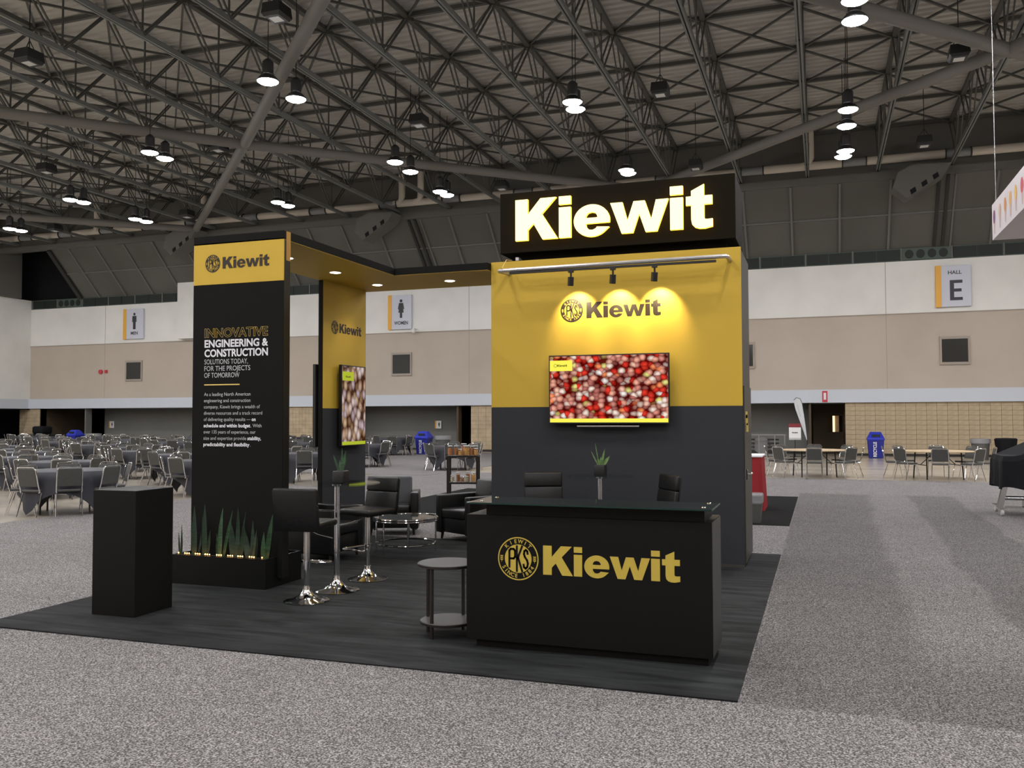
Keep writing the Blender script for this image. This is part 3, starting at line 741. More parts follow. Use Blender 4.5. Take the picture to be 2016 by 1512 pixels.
m.add([(5.12+a, y-.002, 6.52+b) for a, b in [(0, 0), (.48, 0), (.48, .13), (.16, .13), (.16, .36), (.44, .36), (.44, .49), (.16, .49), (.16, .72), (.48, .72), (.48, .85), (0, .85)]], [tuple(range(12))]); m.build('lettering', 'signtext', t, fixn=False)
for i, (x0, x1) in enumerate(((-38.0, -36.9), (-20.85, -19.8), (4.75, 5.80), (-3.55, -2.85))):
    wn = struct('window_%d' % (i+1), MB().box(x0-.05, x1+.05, YW-.06, YW-.003, 3.84, 3.95).box(x0-.05, x1+.05, YW-.06, YW-.003, 4.92, 5.03).box(x0-.05, x0+.03, YW-.06, YW-.003, 3.95, 4.92).box(x1-.03, x1+.05, YW-.06, YW-.003, 3.95, 4.92), 'winframe')
    box(x0+.03, x1-.03, YW-.02, YW-.004, 3.95, 4.92).build('pane', 'winglass', wn)
t = thing('fire_sign', (.15, YW-.13, 2.4), 'small red and white vertical sign on the blue grey band', 'sign')
box(.02, .24, YW-.15, YW-.125, 2.32, 2.80).build('panel', 'redsign', t); box(.08, .18, YW-.157, YW-.151, 2.42, 2.72).build('white_lettering', 'white_print', t)
for x, lab in ((-40.4, 'small white restroom plate on the grey wall left of the banner tower'), (-18.9, 'small white restroom plate with yellow edge above the recycling bin right of the canopy panel')):
    t = thing('restroom_plate', (x, YW+1.5, 1.3), lab, 'sign')
    box(x-.15, x+.15, YW+1.44, YW+1.48, 1.12, 1.52).build('panel', 'whitecloth', t); box(x-.2, x-.13, YW+1.43, YW+1.48, 1.12, 1.52).build('amber_edge', 'amber', t)
    m = MB(); figure(m, x+.03, 1.33, .26, YW+1.43, True); m.build('pictogram', 'signtext', t, fixn=False)
t = thing('security_camera', (-19.5, YW, 6.1), 'small white camera on the wall joint below the women sign', 'camera')
MB().lathe([(.02, -.15), (.10, -.08), (.12, 0), (.12, .08)], (-19.5, YW-.35, 6.1), 12).build('dome', 'white', t); MB().bar((-19.5, YW-.35, 6.2), (-19.5, YW, 6.2), .06, .06).build('bracket', 'white', t)
t = thing('alarm_bell', (-39.72, YW, 4.42), 'small red fire alarm pair on the beige wall left of the window', 'alarm')
MB().tube([(-39.85, YW-.01, 4.42), (-39.85, YW-.1, 4.42)], .13, 14).build('bell', 'redsign', t); box(-39.55, -39.38, YW-.08, YW-.005, 4.34, 4.52).build('strobe', 'redsign', t)

# ------------------------------------------------------------------ booth carpet
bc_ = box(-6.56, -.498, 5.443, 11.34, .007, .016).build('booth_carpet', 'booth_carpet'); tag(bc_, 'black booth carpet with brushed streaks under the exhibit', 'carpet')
FL = .016

# ------------------------------------------------------------------ tower
YT = 10.203; TX0, TX1, TY1 = -3.845, -.838, 11.33
t = thing('display_tower', ((TX0+TX1)/2, YT, FL), 'tall booth tower wall, yellow above slate grey, with track lights and screen', 'tower')
box(TX0+.005, TX1-.005, YT+.03, TY1, FL, 3.60).build('tower_body', 'sideblack', t)
box(TX0, TX1, YT, YT+.028, 1.822, 3.617).build('yellow_panel', 'yellow', t)
box(TX0, TX1, YT, YT+.028, FL+.03, 1.820).build('slate_panel', 'slate', t)
box(TX0, TX1, YT-.004, YT+.03, FL, FL+.03).build('kick_strip', 'sideblack', t)
dr = box(TX1-.004, TX1+.012, YT+.10, TY1-.05, FL+.03, 2.05).build('side_door', 'sideblack', t); dr['label'] = 'dark flush door in the right side of the tower'
MB().box(TX1+.012, TX1+.03, YT+.18, YT+.22, .98, 1.10).tube([(TX1+.03, YT+.2, 1.05), (TX1+.07, YT+.2, 1.05), (TX1+.07, YT+.34, 1.05)], .011, 8).build('door_handle', 'chrome', dr, smooth=True)
sk = MB().box(TX1+.0125, TX1+.0135, YT+.25, YT+.55, 1.60, 1.72).box(TX1+.0125, TX1+.0135, YT+.32, YT+.62, 1.52, 1.62).box(TX1+.0125, TX1+.0135, YT+.22, YT+.5, 1.68, 1.76).build('yellow_sticker', 'yel_print', dr)
m = MB(); put_wordmark(m, front(-2.632, YT-.001, 2.879), .188, .002); m.build('wordmark', 'dark_print', t)
emblem(t, front(-2.814, YT-.001, 2.975), .139, 'dark_print', 'yel_print', True)
# lit sign on top
sg = thing('lit_sign', (-2.34, YT+.1, 3.62), 'black box sign with large glowing letters on top of the tower', 'sign')
SX0, SX1, SY0, SY1 = -3.763, -.899, YT+.10, YT+1.02
box(SX0, SX1, SY0, SY1, 3.735, 4.49).build('sign_box', 'signblack', sg, bev=.006, seg=1)
box(SX0+.12, SX1-.12, SY0+.14, SY1-.1, 3.60+.017, 3.735).build('sign_base', 'signblack', sg)
box(-3.95+.39, -3.95+.43, SY0-.0+.0, SY0+.5, 3.64, 3.68).build('mounting_tube', 'alu', sg)
for gi, g in enumerate(WM):
    m = MB(); mp = front(-3.541, SY0-.012, 3.873)
    m.poly([(x*.507, y*.507) for x, y in g], mp, .045); 
    o = m.build('lit_letter', 'letterside', sg)
    o.data.materials.append(K['letter'])
    for p in o.data.polygons:
        if len(p.vertices) > 4 or abs(p.normal.y) > .9: p.material_index = 1
# track rail
tk = thing('track_light_rail', (-2.3, YT-.3, 3.46), 'silver rail across the top of the yellow wall carrying three black spotlights', 'light')
YR = YT-.29; ZR = 3.455
MB().tube([(-3.60, YT+.02, ZR+.01), (-3.645, YR+.05, ZR), (-3.63, YR, ZR), (-3.58, YR-.005, ZR), (-1.02, YR-.005, ZR+.012), (-.975, YR, ZR+.012), (-.96, YR+.05, ZR+.012), (-.96, YT+.0, ZR+.012)], .024, 8).build('rail', 'alu', tk, smooth=True)
box(-3.50, -1.08, YR-.02, YR+.02, ZR-.048, ZR-.024).build('track', 'lampblack', tk)
MB().tube([(-3.585, YR, ZR-.03), (-3.585, YR-.03, ZR+.03), (-3.585, YR+.12, ZR+.15), (-3.585, YT+.02, 3.63)], .004, 5).build('cable_tie', 'gold_text', tk)
for X in (-2.752, -2.252, -1.772):
    h = MB().bar((X+.01, YR, ZR-.12), (X-.0, YR+.015, ZR-.225), .055, .07).build('spotlight', 'lampblack', tk, bev=.006)
    MB().tube([(X+.01, YR, ZR-.045), (X+.01, YR, ZR-.13)], .012, 6).box(X-.02, X+.04, YR-.02, YR+.02, ZR-.07, ZR-.048).build('swivel', 'lampblack', h)
    ld = bpy.data.lights.new('spot', 'SPOT'); ld.energy = SPOT_W; ld.color = (1, .80, .52); ld.spot_size = R_(88); ld.spot_blend = .6; ld.shadow_soft_size = .012
    lo = bpy.data.objects.new('spot_lamp', ld); C.objects.link(lo); lo.parent = h
    lo.location = Vector((X+.02, YR+.04, ZR-.245))-wloc(h); d = Vector((0.0, .47, -.46)); lo.rotation_euler = d.to_track_quat('-Z', 'Y').to_euler()
# screens
def tv(name, loc, w_, h_, lab, m, facing, lime, bar):
    """facing: 'f' front (-Y) or 'r' (+X) ; loc = lower-left-front corner as read"""
    t = thing(name, loc, lab, 'screen')
    mpf = front(*loc) if facing == 'f' else rightface(*loc)
    def slab(u0, u1, v0, v1, t0, t1):
        mb = MB(); mb.poly([(u0, v0), (u1, v0), (u1, v1), (u0, v1)], lambda u, v, tt: mpf(u, v, t0+tt), t1-t0); return mb
    slab(0, w_, 0, h_, -.045, 0).build('casing', 'lampblack', t, bev=.003, seg=1)
    s_ = slab(.014, w_-.014, .016, h_-.014, 0, .002).build('display', m, t)
    slab(.014, w_-.014, .016, .016+bar, .002, .003).build('caption_bar', lime, t)
    return t, mpf, slab
t, mpf, slab = tv('wall_screen', (-3.068, YT-.12, 1.62), 1.432, .812, 'wide wall screen showing red and brown cereal on the tower', 'scr_red', 'f', 'scr_yel', .045)
slab(.014, .29, .625, .75, .002, .0032).build('logo_tile', 'scr_yel', t)
m = MB(); put_wordmark(m, lambda u, v, tt: mpf(.105+u, .676+v, .0034+tt), .026, .0004); m.build('logo_lettering', 'scr_dark', t)
m = MB(); ring(m, .016, .020, lambda u, v, tt: mpf(.082+u, .688+v, tt), .0037, 20); m.build('logo_ring', 'scr_dark', t, fixn=False)
slab(.34, 1.08, -.035, -.02, -.03, -.01).build('sensor_bar', 'chromed', t)
slab(.4, 1.0, .2, .6, -.118, -.046).build('wall_mount', 'lampblack', t)
t, mpf, slab = tv('portrait_screen', (-6.055, 10.39, 1.315), .66, 1.095, 'tall portrait screen showing pale nuts on the canopy back panel', 'scr_nut', 'r', 'scr_yel2', .045)
slab(.02, .32, .885, 1.005, .002, .0032).build('logo_tile', 'scr_yel2', t)
m = MB(); put_wordmark(m, lambda u, v, tt: mpf(.10+u, .925+v, .0034+tt), .028, .0004); m.build('logo_lettering', 'scr_dark', t)
slab(.1, .5, .3, .8, -.093, -.046).build('wall_mount', 'lampblack', t)

# ------------------------------------------------------------------ banner tower, canopy, back panel
BY = 7.62; BX0, BX1 = -6.215, -5.115
t = thing('banner_tower', (-5.66, BY, .1), 'tall black banner panel with yellow top and white lettering rising from planter', 'banner')
box(BX0, BX1, BY+.012, BY+.12, .10, 3.505).build('banner_body', 'blackside', t)
box(BX0, BX1, BY, BY+.012, .10, 3.088).build('black_panel', 'bannerblack', t)
box(BX0, BX1, BY, BY+.012, 3.090, 3.524).build('yellow_panel', 'yellow', t)
m = MB(); put_wordmark(m, front(-5.851, BY-.001, 3.250), .120, .002); m.build('wordmark', 'dark_print', t)
emblem(t, front(-5.975, BY-.001, 3.309), .0925, 'dark_print', 'yel_print', True)
LX = -6.067
outline_text('headline', 'INNOVATIVE', (LX, BY-.001, 2.533), .098, .775, 'dim_yellow', t)
def line(txt, z, h, width, m_, bold, x=LX, nm='text_line', lift=.0015):
    mb = MB(); w_ = text(mb, txt, front(x, BY-.001, z), h, width, bold, lift); mb.build(nm, m_, t, fixn=False); return w_
line('ENGINEERING &', 2.435, .073, .778, 'white_print', .032)
line('CONSTRUCTION', 2.336, .073, .776, 'white_print', .032)
line('SOLUTIONS TODAY,', 2.258, .050, .537, 'grey_print', 0.004)
line('FOR THE PROJECTS', 2.188, .050, .566, 'grey_print', 0.004)
line('OF TOMORROW', 2.118, .050, .436, 'grey_print', 0.004)
box(LX, LX+.438, BY-.003, BY-.0005, 2.038, 2.050).build('rule_line', 'gold_text', t)
body = [[('As a leading North American', 0)], [('engineering and construction', 0)], [('company, Kiewit brings a wealth of', 0)], [('diverse resources and a track record', 0)],
        [('of delivering quality results — ', 0), ('on', 1)], [('schedule and within budget', 1), ('. With', 0)], [('over 135 years of experience, our', 0)],
        [('size and expertise provide ', 0), ('stability,', 1)], [('predictability and flexibility', 1), ('.', 0)]]
wid = [.572, .572, .687, .715, .637, .708, .637, .703, .580]
for i, ln in enumerate(body):
    z = 1.928-.0648*i
    parts_ = []; tot = 0
    for s_, b_ in ln:
        vs, fs = text2d(s_.strip() if True else s_, 1, .03 if b_ else .003)
        wv = max(v[0] for v in vs)-min(v[0] for v in vs)+(0.28 if s_.endswith(' ') else 0)+(.12 if len(ln) > 1 and s_ is ln[0][0] and not s_.endswith(' ') else 0)
        parts_.append((s_, b_, wv)); tot += wv
    k_ = wid[i]/tot; x_ = LX-.001*i*.3
    for s_, b_, wv in parts_:
        vs, fs = text2d(s_.strip(), 1, .03 if b_ else .003); ww_ = (max(v[0] for v in vs)-min(v[0] for v in vs))*k_
        mb = MB(); text(mb, s_.strip(), front(x_, BY-.001, z), .0345 if s_.strip() != '.' else .0345, ww_, .03 if b_ else .003)
        mb.build('body_text', 'white_print' if b_ else 'grey_print', t, fixn=False); x_ += wv*k_

cn = thing('canopy', (-5.66, 9.5, 3.5), 'yellow lined L shaped overhead canopy joining banner, back panel and tower', 'canopy')
CZ0, CZ1 = 3.507, 3.598
def lbox(z0, z1, i): 
    # L shape: leg along Y and leg along X
    P = [(BX0+i, BY+i), (BX1-i, BY+i), (BX1-i, 10.08+i), (TX0-.002, 10.08+i), (TX0-.002, 11.28-i), (BX0+i, 11.28-i)]
    return MB().poly(P, lambda u, v, tt: (u, v, z0+tt), z1-z0)
lbox(CZ0+.004, CZ1, 0).build('canopy_frame', 'bannerblack', cn)
lbox(CZ0, CZ0+.003, .002).build('yellow_soffit', 'yellow', cn)
box(BX1-.0, BX1+.003, BY+.045, BY+.12, 3.30, CZ1).build('edge_shade_strip', 'ochre', cn)  # strip paints the dim orange tone of the shaded yellow banner side
for q in ((-5.68, 8.53), (-5.686, 9.59), (-5.685, 10.69), (-4.617, 10.70)):
    m = MB(); m.lathe([(.062, -.006), (.062, .002)], (q[0], q[1], CZ0-.002), 20); f = m.build('downlight', 'downlens', cn)
    m = MB(); m.lathe([(.064, -.004), (.078, -.006), (.078, .001), (.064, .001)], (q[0], q[1], CZ0-.001), 20, cap=False); m.build('trim_ring', 'white', f)
    ld = bpy.data.lights.new('down', 'SPOT'); ld.energy = DOWN_W; ld.color = (1, .88, .70); ld.spot_size = R_(110); ld.spot_blend = .8; ld.shadow_soft_size = .05
    lo = bpy.data.objects.new('downlight_lamp', ld); C.objects.link(lo); lo.parent = f; lo.location = Vector((q[0], q[1], CZ0-.02))-wloc(f)
pn = thing('back_panel', (-6.18, 10.6, FL), 'narrow canopy support panel, yellow above slate, black front edge, with portrait screen', 'panel')
box(-6.212, -6.152, 10.06, 11.22, FL, CZ0-.002).build('panel_core', 'bannerblack', pn)
box(-6.152, -6.148, 10.07, 11.21, 1.823, CZ0-.002).build('yellow_face', 'yellow', pn)
box(-6.152, -6.148, 10.07, 11.21, FL, 1.821).build('slate_face', 'slate', pn)
m = MB(); put_wordmark(m, rightface(-6.147, 10.481, 2.846), .127, .002); m.build('wordmark', 'dark_print', pn)
emblem(pn, rightface(-6.147, 10.363, 2.910), .091, 'dark_print', 'yel_print', True)
t = thing('portrait_screen', (-6.26, 10.05, 1.3), 'thin dark edge of a screen on the outer side of the back panel', 'screen')
box(-6.275, -6.235, 10.03, 10.69, 1.315, 2.40).build('casing', 'lampblack', t, bev=.003, seg=1); box(-6.235, -6.212, 10.2, 10.5, 1.6, 2.1).build('wall_mount', 'lampblack', t)

# planter
PX0, PX1, PY0, PY1, PZ = -6.29, -5.17, 7.43, 8.06, .31
pl = thing('planter_box', (-5.73, 7.75, FL), 'low black planter box around the foot of the banner tower', 'planter')
MB().box(PX0, PX1, PY0, PY0+.02, FL, PZ).box(PX0, PX1, PY1-.02, PY1, FL, PZ).box(PX0, PX0+.02, PY0+.02, PY1-.02, FL, PZ).box(PX1-.02, PX1, PY0+.02, PY1-.02, FL, PZ).box(PX0+.02, PX1-.02, PY0+.02, PY1-.02, FL, FL+.08).build('box_walls', 'black', pl)
so = MB().box(PX0+.02, PX1-.02, PY0+.02, PY1-.02, FL+.085, .22).build('soil', 'brown', pl)
lx = [-6.27, -6.19, -6.09, -5.98, -5.86, -5.73, -5.60, -5.47, -5.35, -5.245]
st = thing('string_light', (-5.73, PY0+.04, PZ), 'row of tiny warm lights along the planter rim', 'light')
MB().tube([(a, PY0+.035, PZ+.004) for a in lx], .003, 5).build('wire', 'lampblack', st)
xs_px = [(-6.24, 1), (-6.135, 3), (-6.005, 3), (-5.885, 3), (-5.745, 3), (-5.61, 3), (-5.49, 3), (-5.355, 3), (-5.235, 1)]
for X, nn in xs_px:
    for q in range(nn):
        xx = X + (q-(nn-1)/2)*.026
        MB().lathe([(.001, -.006), (.005, -.003), (.0056, 0), (.004, .005), (.001, .007)], (xx, PY0+.035, PZ+.012), 8).build('bulb', 'led', st)
# snake plants
def leaf(base, tip, w_, bend=.05, twist=.3, n=7):
    b = Vector(base); tp = Vector(tip); ax = tp-b; L_ = ax.length; d = ax.normalized()
    side = Vector((cos(twist), sin(twist), 0)); side = (side-d*side.dot(d)).normalized(); nn = d.cross(side)
    vs = []; fs = []
    for i in range(n+1):
        s_ = i/n; ww = w_*(.35+2.6*s_-2.95*s_**1.9)*1.15 if s_ < .98 else .001
        ww = max(ww, .0012)
        p = b+ax*s_+nn*bend*sin(pi*s_*.8)*L_
        vs += [p-side*ww, p+nn*ww*.35, p+side*ww, p+nn*ww*.35+nn*.004]
    for i in range(n):
        a = i*4
        for k_ in range(4): fs.append((a+k_, a+(k_+1) % 4, a+4+(k_+1) % 4, a+4+k_))
    return MB().add(vs, fs)
def plant(name, x, y, z, tips, lab, m, group=None, parent=None):
    t = parent or thing(name, (x, y, z), lab, 'plant', group)
    for (dx, dy, h, w_, tw) in tips:
        leaf((x+dx*.25, y+dy*.2, z), (x+dx, y+dy, z+h), w_, random.uniform(-.05, .05), tw).build('leaf', m, t, smooth=True)
    return t
# positions: leaf tips measured on the photo
plant('snake_plant', -6.26, 7.53, .22, [(-.03, 0, .30, .012, .2), (.0, .0, .38, .010, .4)], 'thin snake plant at the left end of the planter', 'leafdark')
plant('snake_plant', -6.09, 7.53, .22, [(.0, -.01, .58, .031, .1), (-.06, .03, .36, .022, .6), (.06, .02, .42, .02, -.4)], 'snake plant with one broad upright leaf near the planter left end', 'leafdark')
plant('snake_plant', -5.98, 7.54, .22, [(.0, .0, .60, .027, .3), (-.05, .02, .47, .018, 1), (.07, -.01, .34, .018, .2)], 'second snake plant from the left in the planter', 'leafdark')
plant('snake_plant', -5.80, 7.53, .22, [(.0, 0, .40, .016, .2), (-.05, .03, .30, .016, .9), (.06, .0, .57, .032, -.2), (.17, .0, .55, .016, .4)], 'snake plant with a pale broad leaf left of the planter middle', 'leaf')
plant('snake_plant', -5.60, 7.54, .22, [(.02, -.01, .58, .024, .1), (.09, .04, .54, .014, .8), (-.08, .03, .42, .036, .3), (.10, .0, .38, .03, .2)], 'bushy snake plant in the middle of the planter', 'leafdark')
plant('snake_plant', -5.42, 7.54, .22, [(.0, .02, .45, .022, .2), (-.10, .03, .36, .03, .5), (.07, .0, .36, .024, -.4), (.05, .03, .30, .03, .5)], 'dense snake plant right of the planter middle', 'leafdark')
plant('snake_plant', -5.27, 7.53, .22, [(.13, -.02, .53, .026, .25), (.0, .02, .34, .024, .2), (.05, .03, .36, .016, .7)], 'snake plant with a leaf leaning right at the planter right end', 'leaf')

# black pedestal at left
t = thing('pedestal', (-5.73, 6.27, FL), 'plain black square pedestal at the left front of the booth', 'pedestal')
box(-5.962, -5.502, 6.046, 6.506, FL, 1.082).build('pedestal_box', 'black', t, bev=.003, seg=1)

# ------------------------------------------------------------------ reception counter
t = thing('reception_counter', (-1.6, 6.3, FL), 'black reception counter with yellow logo and glass top', 'counter')
CX0, CX1, CY0, CY1 = -2.49, -.712, 6.083, 6.60
box(CX0, CX1, CY0, CY1, .075, .985).build('counter_body', 'black', t, bev=.002, seg=1)
box(CX1+.0005, CX1+.004, CY0+.004, CY1-.004, .08, .980).build('side_sheen_panel', 'sheen', t)  # thin overlay painting the gloss on the black counter side
box(CX0+.06, CX1-.035, CY0+.05, CY1-.03, FL, .075).build('toe_kick', 'black', t)
box(CX0+.145, CX1-.05, CY0+.03, CY1-.05, .985, 1.062).build('riser', 'black', t)
gt = box(-2.45, -.698, CY0-.10, CY1-.13, 1.072, 1.084).build('glass_top', 'tint', t, bev=.001, seg=1)
MB().box(-2.452, -.696, CY0-.1025, CY0-.1005, 1.073, 1.083).box(-.6975, -.696, CY0-.1, CY1-.13, 1.073, 1.083).build('glass_edge', 'glassedge', gt)
for q in ((-2.37, CY0+.0), (-2.37, CY0+.30), (-.765, CY0+.0), (-.765, CY0+.30)):
    MB().lathe([(.006, -.022), (.006, -.012), (.016, -.012), (.016, .001), (.012, .004)], (q[0], q[1]+.02, 1.085), 14).build('glass_stud', 'chrome', gt, smooth=True)
m = MB(); put_wordmark(m, front(-1.899, CY0-.001, .575), .2065, .003); m.build('wordmark', 'yel_print', t)
emblem(t, front(-2.088, CY0-.001, .678), .155, 'yel_print', 'black', False)

# ------------------------------------------------------------------ bar stools and tables
def stool(loc, rz, lab, seat_h=.74, back_top=1.05, bw=.43):
    """faces local +Y"""
    t = thing('bar_stool', loc, lab, 'stool', 'black swivel bar stools', rz)
    B = lambda mb, n, m_, **k_: mb.build(n, m_, t, world=False, **k_)
    B(MB().lathe([(.205, 0), (.208, .006), (.19, .014), (.12, .030), (.07, .055), (.042, .09), (.035, .115), (.033, .14)], n=36), 'base', 'chrome', smooth=True)
    B(MB().lathe([(.024, .12), (.024, .34)], n=16), 'lower_column', 'chrome', smooth=True)
    B(MB().lathe([(.030, .30), (.030, seat_h-.10), (.026, seat_h-.085)], n=16), 'upper_column', 'chromed', smooth=True)
    zf = .33
    B(MB().tube([(-.02, .02, zf+.02), (-.14, .17, zf), (-.15, .21, zf), (-.12, .235, zf), (.12, .235, zf), (.15, .21, zf), (.14, .17, zf), (.02, .02, zf+.02)], .010, 8), 'footrest', 'chrome', smooth=True)
    B(MB().lathe([(.036, .29), (.036, .37)], n=16), 'footrest_collar', 'chrome', smooth=True)
    B(MB().tube([(.03, .02, seat_h-.10), (.09, .03, seat_h-.13), (.22, .08, seat_h-.17)], .006, 6), 'height_lever', 'chromed', smooth=True)
    B(MB().box(-.1, .1, -.1, .1, seat_h-.085, seat_h-.065), 'seat_plate', 'lampblack')
    # seat: cushion with a slight dish and rounded edge
    hw = bw/2
    se = MB().box(-hw, hw, -.20, .21, seat_h-.065, seat_h)
    B(se, 'seat', 'leather', bev=.028, seg=4, smooth=True)
    # back: two stacked pads curving up from the seat
    def pad(z0, z1, y0, y1):
        mb = MB()
        for (za, ya), (zb, yb) in (((z0, y0), (z1, y1)),):
            mb.add([(-hw, ya-.05, za), (hw, ya-.05, za), (hw, ya, za), (-hw, ya, za), (-hw, yb-.05, zb), (hw, yb-.05, zb), (hw, yb, zb), (-hw, yb, zb)],
                   [(0, 3, 2, 1), (4, 5, 6, 7), (0, 1, 5, 4), (1, 2, 6, 5), (2, 3, 7, 6), (3, 0, 4, 7)])
        return mb
    zm = seat_h+(back_top-seat_h)*.52
    B(pad(seat_h-.05, zm, -.165, -.195), 'lower_back_pad', 'leather', bev=.018, seg=3, smooth=True)
    B(pad(zm, back_top, -.195, -.215), 'upper_back_pad', 'leather', bev=.018, seg=3, smooth=True)
    B(MB().add([(-hw, -.225, seat_h-.08), (hw, -.225, seat_h-.08), (hw, -.21, seat_h-.08), (-hw, -.21, seat_h-.08), (-hw, -.270, back_top-.015), (hw, -.270, back_top-.015), (hw, -.25, back_top-.015), (-hw, -.25, back_top-.015)], [(0, 3, 2, 1), (4, 5, 6, 7), (0, 1, 5, 4), (1, 2, 6, 5), (2, 3, 7, 6), (3, 0, 4, 7)]), 'back_shell', 'leather', bev=.007, seg=2, smooth=True)
    return t
stool((-4.50, 7.11, FL), .10, 'black leather bar stool seen from behind, nearest the planter')
stool((-4.5, 8.27, FL), pi-.25, 'black leather bar stool facing the camera beyond the glass bistro table')
stool((-2.84, 9.26, FL), pi+.50, 'black leather bar stool left of the small glass table behind the counter', .74, 1.07)
stool((-1.72, 9.26, FL), pi-.95, 'black leather bar stool right of the small glass table behind the counter', .74, 1.07)
def bistro(loc, r, lab):
    t = thing('bistro_table', loc, lab, 'table', 'glass bistro tables')
    B = lambda mb, n, m_, **k_: mb.build(n, m_, t, world=False, **k_)
    B(MB().lathe([(.215, 0), (.218, .006), (.20, .014), (.13, .030), (.075, .055), (.045, .09), (.036, .12), (.034, .15)], n=36), 'base', 'chrome', smooth=True)
    B(MB().lathe([(.028, .13), (.028, 1.03)], n=18), 'column', 'chrome', smooth=True)
    B(MB().lathe([(.03, 1.015), (.055, 1.02), (.055, 1.035)], n=18), 'top_flange', 'chrome', smooth=True)
    B(MB().lathe([(r-.003, 1.036), (r, 1.039), (r, 1.045), (r-.003, 1.048)], n=48), 'glass_top', 'glass')
    return t
bistro((-4.49, 7.63, FL), .415, 'round glass bistro table on a chrome column between two bar stools')
bistro((-2.29, 9.42, FL), .36, 'round glass bistro table against the tower behind the counter')
ZTB = 1.048+FL
def potted(x, y, tips, lab, m_):
    t = thing('potted_plant', (x, y, ZTB), lab, 'plant')
    MB().box(x-.062, x+.062, y-.062, y+.062, ZTB, ZTB+.115).build('pot', 'lampblack', t, bev=.012, seg=2, smooth=True)
    for (dx, dy, h, w_, tw) in tips: leaf((x+dx*.2, y+dy*.2, ZTB+.10), (x+dx, y+dy, ZTB+.10+h), w_, random.uniform(-.08, .08), tw).build('leaf', m_, t, smooth=True)
potted(-4.47, 7.66, [(-.085, 0, .17, .013, .1), (-.03, .03, .12, .014, .4), (.01, 0, .24, .012, .2), (.055, .0, .21, .016, .0), (.04, .04, .14, .014, .6), (-.05, -.03, .11, .012, 0)], 'dark pot with upright green leaves on the left bistro table', 'leaf')
potted(-2.285, 9.42, [(-.10, 0, .16, .007, .1), (-.055, 0, .25, .005, .1), (.05, 0, .19, .012, .1), (.10, .02, .11, .02, .0), (.0, .03, .10, .016, .4), (-.03, .0, .09, .012, .2)], 'dark pot with sparse leaves on the bistro table behind the counter', 'leafold')

# ------------------------------------------------------------------ lounge
def armchair(loc, rz, lab):
    """front faces local -Y"""
    t = thing('armchair', loc, lab, 'armchair', 'black leather armchairs', rz)
    B = lambda mb, n, m_, **k_: mb.build(n, m_, t, world=False, **k_)
    B(MB().box(-.26, .26, -.33, .33, .10, .30), 'seat_base', 'leather', bev=.015, seg=2, smooth=True)
    B(MB().box(-.25, .25, -.36, .22, .30, .43), 'seat_cushion', 'leather', bev=.03, seg=3, smooth=True)
    for s_ in (-1, 1): B(MB().box(min(s_*.26, s_*.375), max(s_*.26, s_*.375), -.36, .36, .09, .61), 'arm', 'leather', bev=.02, seg=3, smooth=True)
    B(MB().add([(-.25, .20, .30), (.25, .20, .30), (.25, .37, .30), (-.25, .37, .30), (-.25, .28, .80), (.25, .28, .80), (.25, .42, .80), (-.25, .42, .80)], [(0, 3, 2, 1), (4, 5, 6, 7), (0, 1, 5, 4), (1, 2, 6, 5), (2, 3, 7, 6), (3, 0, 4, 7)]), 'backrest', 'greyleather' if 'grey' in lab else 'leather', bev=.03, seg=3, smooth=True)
    for sx_ in (-1, 1):
        for s2 in (-1, 1): B(MB().tube([(sx_*.31, s2*.30, 0), (sx_*.30, s2*.29, .10)], [.016, .024], 8), 'leg', 'darkwood')
    return t
armchair((-5.97, 11.76, .012), .40, 'black leather armchair with a grey backrest left of the coffee table')
armchair((-4.62, 11.50, .012), -.50, 'black leather armchair turned left beside the tower')
armchair((-5.72, 9.38, FL), pi/2, 'black leather armchair against the back panel, mostly behind the first bar stool')
ct = thing('coffee_table', (-4.95, 10.12, FL), 'round chrome and dark glass coffee table between the armchairs', 'table')
cx_, cy2 = -4.97, 10.12
def circ(r, z, n=40): return [(cx_+r*cos(2*pi*k/n), cy2+r*sin(2*pi*k/n), z) for k in range(n)]
MB().tube(circ(.40, .44), .016, 8, closed=True).tube(circ(.405, .415), .010, 8, closed=True).build('top_ring', 'chrome', ct, smooth=True)
MB().lathe([(.385, .436), (.385, .446)], (cx_, cy2, 0), 40).build('glass_top', 'tint', ct)
MB().tube(circ(.37, .075+.05), .012, 8, closed=True).build('lower_ring', 'chrome', ct, smooth=True)
for a in (-60, 25, 110, 195, 250): MB().tube([(cx_+.375*cos(R_(a)), cy2+.375*sin(R_(a)), FL), (cx_+.375*cos(R_(a)), cy2+.375*sin(R_(a)), .42)], .011, 8).build('leg', 'chrome', ct, smooth=True)

t = thing('side_table', (-2.767, 6.372, FL), 'small round two tier side table with grey tops beside the counter', 'table')
SX, SY = -2.767, 6.372
for z, r in ((.57, .235), (.13, .215)):
    f = MB().lathe([(r-.012, -.020), (r, -.016), (r, .0)], (SX, SY, z), 40).build('tier_edge', 'darkwood', t, smooth=True)
    MB().lathe([(r-.004, .0005), (r-.006, .004)], (SX, SY, z), 40).build('tier_top', 'greytop', f)
for lx_, ly_ in ((-2.950, 6.405), (-2.822, 6.195), (-2.712, 6.550), (-2.584, 6.340)):
    MB().bar((lx_, ly_, FL), (lx_, ly_, .555), .020, .020).build('leg', 'darkwood', t)

